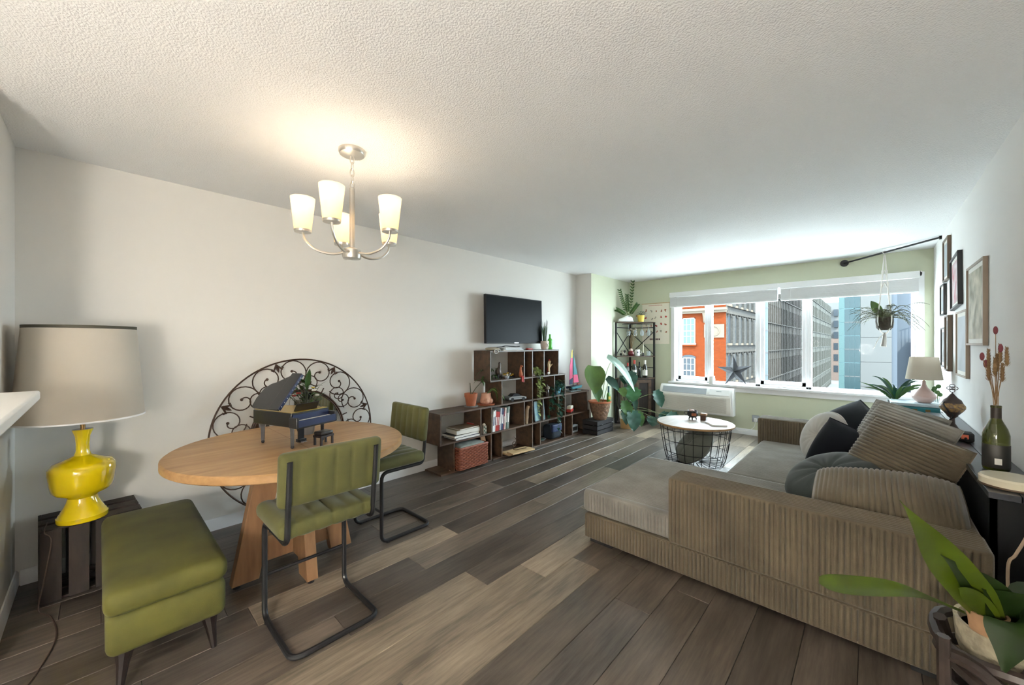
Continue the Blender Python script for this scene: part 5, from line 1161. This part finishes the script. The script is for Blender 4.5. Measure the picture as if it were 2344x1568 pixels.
# mosaic lamp
t = T('mosaic_lamp', 'bronze mosaic glass lamp with a lattice finial on the console', 'lamp', (.405, 4.0, .751))
BR = mat('dark_bronze', (.07, .05, .045), .4, metal=.5)
M().lathe([(.001, 0), (.04, 0), (.042, .008), (.03, .02), (.014, .05), (.012, .085), (.026, .10), (.03, .115), (.001, .115)], 24).build('base', BR, t)
M().lathe([(.03, .11), (.046, .13), (.05, .135), (.03, .128)], 24).build('lower_cap', BR, t)
M().lathe([(.048, .132), (.062, .155), (.062, .17), (.048, .192), (.04, .19)], 28).build('mosaic_globe', mat('mosaic_glass', (.45, .28, .08), .3, noise=(70, 0), col2=(.04, .03, .06)), t)
M().lathe([(.05, .19), (.042, .21), (.025, .225), (.012, .245), (.005, .255), (.001, .256)], 24).build('upper_cap', BR, t)
for dx, dz in ((0, .273), (-.014, .29), (.014, .29), (0, .307), (0, .29)): M().tube([(dx+.012*cos(2*pi*k/12), 0, dz+.010*sin(2*pi*k/12)) for k in range(12)], .0022, 5, True).build('finial_ring', BR, t)
M().cyl((0, 0, .25), (0, 0, .265), .003, 6).build('finial_stem', BR, t)
fig('black_adapter', 'black power adapter with an orange sticker on the console', 'adapter', (.42, 3.66, .7508), [('body', M().rbox(-.035, .035, -.05, .05, 0, .05, .008), BLKM), ('sticker', M().cbox((-.004, -.0505, .028), (.03, .002, .026)), flat('orange_sticker', (.75, .16, .08))), ('clip', M().tube([(0, -.05, .02), (-.004, -.075, .012), (.008, -.09, .004)], .007, 6), BLKM)])
tag(M().tube(cat_rom([(.39, 3.62, .77), (.36, 3.55, .765), (.352, 3.75, .78), (.37, 3.95, .80), (.40, 3.92, .86), (.372, 3.86, .90), (.36, 3.95, .94), (.40, 4.05, .96)], 6), .004, 6).build('black_cable', BLKM), 'black cable looping past the mosaic lamp', 'cable')
fig('dark_stone_dish', 'small dark crumpled object against the wall by the bottle', 'ornament', (.495, 3.35, .7508), [('lump', M().sph((0, 0, .012), (.02, .05, .012)), BLK), ('chip', M().cbox((-.012, .01, .02), (.012, .03, .008), (.2, .3, 0)), GREY)])
# side table with teal chest, lamp and plants in the corner
st_ = T('corner_side_table', 'dark side table in the window corner behind the sofa', 'table', (.28, 5.3, 0))
box(.08, .50, 5.05, 5.58, .66, .69).build('tabletop', DARKW, st_, W=True)
for x_ in (.11, .47):
    for y_ in (5.08, 5.55): box(x_-.018, x_+.018, y_-.018, y_+.018, 0, .66).build('leg', DARKW, st_, W=True)
ct = T('teal_chest', 'flat teal ornamented box carrying the small lamp', 'box', (.29, 5.22, .691))
M().rbox(.135, .445, 5.08, 5.36, .691, .772, .006).build('body', TEALM, ct, W=True, weld=True); M().rbox(.132, .448, 5.076, 5.364, .773, .80, .006).build('lid', mat('pale_blue_lid', (.55, .66, .72), .35), ct, W=True, weld=True)
for k in range(3): M().cbox((.21+.08*k, 5.079, .735), (.03, .004, .035)).build('ornament', BRASS, ct, W=True)
t = T('small_table_lamp', 'small lamp with pink ceramic base and linen shade', 'lamp', (.355, 5.22, .8008))
M().lathe([(.001, 0), (.04, 0), (.05, .005), (.078, .04), (.082, .06), (.06, .10), (.025, .14), (.014, .17), (.012, .2), (.001, .2)], 36).build('base', PINKC, t)
M().cyl((0, 0, .2), (0, 0, .26), .006, 8).build('stem', BRASS, t)
M().lathe([(.122, .215), (.094, .42), (.0925, .42), (.1205, .215)], 44).build('lamp_shade', SHADE, t)
t = T('corner_succulent', 'green strappy leaved plant on the window corner table', 'plant', (.175, 5.47, .6908))
M().lathe(pot_mesh(.05, .06, .09), 24).build('pot', CLEAR, t); M().lathe([(.001, 0.004), (.048, .004), (.054, .08), (.001, .08)], 20).build('soil', SOIL, t)
random.seed(16)
for k in range(13):
    a = 2*pi*k/13+random.random()*.3; L_ = random.uniform(.16, .27); hh = random.uniform(.10, .24)
    p1 = V((L_*cos(a), L_*sin(a)*.6, .09+hh)); p1.x = min(p1.x, .30); p1.y = max(min(p1.y, .2), -.07)
    M().leaf([(0, 0, .08), (p1.x*.4, p1.y*.4, .12+hh*.9), p1], .016, (.3, -.6, .7), .25).build('leaf', LEAFD if k % 2 else LEAF, t)
M().leaf([(-.02, 0, .08), (-.10, -.03, .20), (-.27, -.06, .26)], .018, (0, -.5, .8), .3).build('leaf', LEAF, t)
t = T('jade_cutting', 'round leaved green cutting in a clear glass by the small lamp', 'plant', (.455, 5.46, .6908)); M().lathe([(.001, 0), (.03, 0), (.034, .13), (.031, .13), (.028, .006), (.001, .006)], 20).build('glass', CLEAR, t)
for k in range(5): a = 1.3*k; M().tube([(0, 0, .02), (.02*cos(a), .02*sin(a), .16+.02*k)], .002, 5).build('stem', STEM, t); M().sph((.02*cos(a), .02*sin(a)-.004, .17+.02*k), (.018, .006, .02), 10, 6).build('leaf', LEAF, t)
# ---- curtain rod and hanging fern
t = T('ceiling_rod', 'slim black rod with a round end plate across the window corner', 'rod', (.12, 6.2, 2.40))
A_, B_ = V((-.25, 6.525, 2.372)), V((.508, 5.86, 2.425))
M().cyl(A_, B_, .010, 10).build('rod', BLK, t, W=True); M().cyl(A_+V((0, .024, 0)), A_+V((0, .004, 0)), .042, 28).build('end_plate', BLK, t, W=True); M().cyl(B_+V((.014, 0, 0)), B_+V((-.004, 0, 0)), .02, 16).build('wall_socket', BLK, t, W=True)
HP = V((.112, 6.207, 0))
hp = T('hanging_fern', 'bushy fern in a basket pot hanging in a macrame holder', 'plant', (HP.x, HP.y, 1.48))
M().lathe([(.001, .02), (.05, .02), (.072, .05), (.078, .12), (.074, .17), (.068, .17), (.07, .12), (.001, .11)], 28).build('pot', mat('coir_basket', (.045, .032, .018), .9, noise=(50, .6), bump=(60, 1, .01)), hp)
zr = 2.397-1.48
for k in range(4):
    a = pi/4+pi/2*k; M().tube(cat_rom([(.004*cos(a), .004*sin(a), zr-.03), (.028*cos(a), .028*sin(a), zr-.30), (.055*cos(a), .055*sin(a), .36), (.080*cos(a), .080*sin(a), .15), (.05*cos(a), .05*sin(a), .02), (0, 0, -.03)], 6), [.006]*31, 6).build('macrame_cord', MACR, hp)
for z_, r_ in ((zr-.24, .024), (zr-.38, .034)): M().tube([(r_*cos(2*pi*k/24), r_*sin(2*pi*k/24), z_+.03*cos(8*pi*k/24)) for k in range(24)], .0045, 5, True).build('macrame_knot', MACR, hp)
M().tube([(0, 0, zr-.02)]+[(.016*cos(q_), .016*sin(q_)*1.0, zr+.0+.02*sin(q_)) for q_ in (0, 1.5, 3, 4.5)]+[(0, 0, zr-.02)], .004, 6).build('hanging_loop', MACR, hp)
M().tube([(0, 0, -.01), (0, -.01, -.06), (-.01, -.015, -.17)], [.012, .018, .028], 8).build('tassel', mat('grey_tassel', (.35, .33, .30), .95), hp)
M().tube(cat_rom([(0, 0, -.02), (-.05, -.02, -.08), (-.09, -.03, -.20)], 5), .004, 5).build('tassel_cord', MACR, hp)
FERN = mat('fern_green', (.075, .080, .022), .7, noise=(9, .5))
random.seed(23)
for k in range(64):
    a = 2*pi*k*7/64+random.uniform(-.1, .1); L_ = random.uniform(.18, .36); up_ = random.uniform(.02, .16); dn = random.uniform(-.02, .20)
    pts = bez((.03*cos(a), .03*sin(a), .15), (L_*.6*cos(a), L_*.6*sin(a), .15+up_*1.6), (L_*cos(a), L_*sin(a)*.9, .15+up_-dn), 16)
    q = M().tube(pts, .0016, 4)
    for j in range(2, 17):
        d = (pts[j]-pts[j-1]).normalized(); sd = d.cross(V((0, 0, 1)))
        if sd.length < .1: sd = V((1, 0, 0))
        sd.normalize(); ln = .030*sin(pi*min(1, j/17+.12))**.6
        for sg in (-1, 1):
            e_ = pts[j]+sd*sg*ln+d*.008+V((0, 0, -.006)); q.add([pts[j]-d*.005, pts[j]+d*.005, e_], [(0, 1, 2)])
    q.build('frond', FERN, hp)
M().leaf([(-.02, -.02, .17), (-.08, -.05, .30), (-.115, -.06, .36)], .05, (.4, -.9, .2), .1).build('fresh_leaf', LEAFB, hp)
# ---- pictures on the right wall
def frame(label, y0, y1, z0, z1, th_, fm, pm_, tilt=0, mat_w=.03):
    t = T('framed_picture', label, 'picture', (XR-.001, (y0+y1)/2, (z0+z1)/2), 0, 'framed pictures on the right wall'); hy, hz = (y1-y0)/2, (z1-z0)/2; b_ = .014
    for (a, b, c_, d) in ((-hy, hy, -hz, -hz+b_), (-hy, hy, hz-b_, hz), (-hy, -hy+b_, -hz+b_, hz-b_), (hy-b_, hy, -hz+b_, hz-b_)): M().box(-th_, 0, a, b, c_, d).build('frame_bar', fm, t, bevel=.0015)
    M().box(-th_*.55, 0, -hy+b_, hy-b_, -hz+b_, hz-b_).build('mount', PAPER, t)
    M().box(-th_*.55-.001, -th_*.55, -hy+b_+mat_w, hy-b_-mat_w, -hz+b_+mat_w, hz-b_-mat_w).build('print', pm_, t)
    t.rotation_euler = (R(tilt), 0, 0); return t
PR1 = mat('botanical_print', (.60, .55, .42), .6, noise=(9, 0), col2=(.14, .13, .06)); PR2 = mat('pink_sketch_print', (.62, .58, .58), .6, noise=(11, 0), col2=(.42, .12, .14)); PR3 = mat('grey_photo_print', (.30, .31, .31), .5, noise=(6, 0), col2=(.05, .05, .05)); PR4 = mat('blue_grey_print', (.42, .47, .50), .5, noise=(4, .3))
FW = mat('taupe_frame', (.30, .23, .17), .5); FD = mat('brown_frame', (.10, .065, .04), .5)
frame('white-edged botanical picture nearest on the right wall', 3.72, 4.30, 1.335, 1.885, .022, FW, PR1)
frame('pink sketch picture hung slightly tilted on the right wall', 4.62, 5.04, 1.64, 2.07, .028, BLK, PR2, -4)
frame('tall brown framed picture near the window top', 5.22, 5.55, 1.93, 2.32, .024, FD, PR4)
frame('large pale grey print low on the right wall', 4.33, 4.80, 1.09, 1.60, .02, FW, PR4)
frame('narrow brown strip picture beside the small lamp', 5.14, 5.36, 1.10, 1.60, .030, FD, PR3)
frame('small black framed photo by the window', 5.50, 5.78, 1.62, 1.92, .022, BLK, PR4)
frame('dark photo strip lowest beside the window', 5.46, 5.72, 1.12, 1.50, .022, BLK, PR3)
# ================================================================== NEAR PLANT (bottom right)
ps = T('plant_stand', 'dark twisted wood plant stand at the lower right edge', 'stand', (.305, 1.785, 0))
TW = mat('twisted_driftwood', (.045, .030, .024), .45, noise=(14, .6))
for a in (.3, 1.9, 3.5, 5.0):
    M().tube(cat_rom([(.13*cos(a), .13*sin(a), 0), (.10*cos(a+.5), .10*sin(a+.5), .18), (.13*cos(a+.9), .13*sin(a+.9), .38), (.15*cos(a+1.2), .15*sin(a+1.2), .50)], 5), [.016]*16, 7).build('leg', TW, ps)
for z_, r_ in ((.34, .135), (.41, .15), (.47, .160)): M().tube([(r_*cos(2*pi*k/28), r_*sin(2*pi*k/28), z_+.012*sin(3*2*pi*k/28+z_*40)) for k in range(28)], .017, 7, True).build('twisted_hoop', TW, ps)
M().lathe([(.001, .31), (.13, .31), (.13, .325), (.001, .325)], 28).build('shelf', TW, ps)
M().tube([(-.155, -.19, 0), (-.160, -.195, .545)], .014, 8).build('post', TW, ps)
M().tube(cat_rom([(-.158, -.192, .50), (-.10, -.16, .47), (.0, -.17, .40), (.10, -.16, .34)], 6), .018, 8).build('twisted_bar', TW, ps)
pp = T('strap_leaf_plant', 'glossy strap-leaved plant in a pale carved bowl in the foreground', 'plant', (.305, 1.785, .326))
CB = mat('carved_bone_bowl', (.50, .44, .31), .7, noise=(30, .45), bump=(35, 1, .012))
M().lathe([(.001, 0), (.06, 0), (.095, .05), (.118, .13), (.124, .205), (.114, .205), (.108, .15), (.001, .14)], 40).build('bowl', CB, pp)
M().lathe([(.001, .175), (.111, .175)], 28).build('soil', SOIL, pp)
M().lathe([(.03, .17), (.036, .235), (.042, .262), (.036, .262), (.031, .235), (.001, .225)], 24, (-.066, -.06, 0)).build('inner_pot', mat('pale_terracotta', (.40, .23, .12), .8, noise=(20, .4)), pp)
NP = mat('glossy_near_leaf', (.080, .125, .007), .3, noise=(7, .5)); NPD = mat('dark_near_leaf', (.016, .036, .006), .35, noise=(7, .5))
STR = lambda t_: (.22+.78*smooth01(.12, .72, t_))*(1 if t_ < .8 else sqrt(max(0, 1-((t_-.8)/.2)**2)))
LAN = lambda t_: (.45+.55*smooth01(0, .35, t_))*(1-smooth01(.45, 1.0, t_)**1.2) if t_ < .999 else 0
def nl(pts, wd, up, mt, prof): M().leaf(cat_rom(pts, 6), wd, up, .18, prof).build('leaf', mt, pp)
O = V(pp.location)
def rel(*p): return tuple(V(p)-O)
nl([rel(.195, 1.68, .585), rel(.119, 1.566, .647), rel(.056, 1.466, .691), rel(-.028, 1.345, .719), rel(-.097, 1.254, .739)], .026, (.2, -.5, .85), NP, STR)
nl([rel(.27, 1.77, .51), rel(.219, 1.688, .628), rel(.157, 1.588, .743), rel(.102, 1.495, .853), rel(.054, 1.423, .942)], .046, (-.1, -1.5, .5), NP, LAN)
nl([rel(.30, 1.78, .52), rel(.265, 1.74, .60), rel(.20, 1.64, .70), rel(.135, 1.54, .785)], .050, (-.1, -1.5, .6), NPD, LAN)
nl([rel(.33, 1.80, .50), rel(.30, 1.76, .58), rel(.255, 1.70, .64), rel(.22, 1.65, .68)], .065, (-.1, -1.5, .5), NPD, LAN)
nl([rel(.31, 1.76, .54), rel(.28, 1.68, .60), rel(.265, 1.64, .55), rel(.25, 1.62, .47)], .05, (-.5, -.6, .6), NPD, LAN)
nl([rel(.27, 1.75, .53), rel(.225, 1.68, .62), rel(.185, 1.61, .675), rel(.17, 1.585, .69)], .024, (-.1, -1.5, .5), NP, LAN)
nl([rel(.33, 1.78, .52), rel(.33, 1.74, .63), rel(.34, 1.72, .65), rel(.37, 1.70, .62)], .03, (-.2, -.6, .7), NPD, LAN)
nl([rel(.33, 1.82, .53), rel(.34, 1.86, .62), rel(.40, 1.92, .63)], .04, (0, 0, 1), NPD, LAN)
tag(M().tube(cat_rom([(.352, 2.18, .02), (.355, 2.19, .30), (.352, 2.2, .55), (.372, 2.22, .60), (.40, 2.25, .66), (.45, 2.36, .745), (.47, 2.48, .758)], 6), .0045, 7).build('twisted_cable', mat('tan_cable', (.30, .22, .15), .7)), 'tan twisted cable hanging past the sofa corner', 'cable')
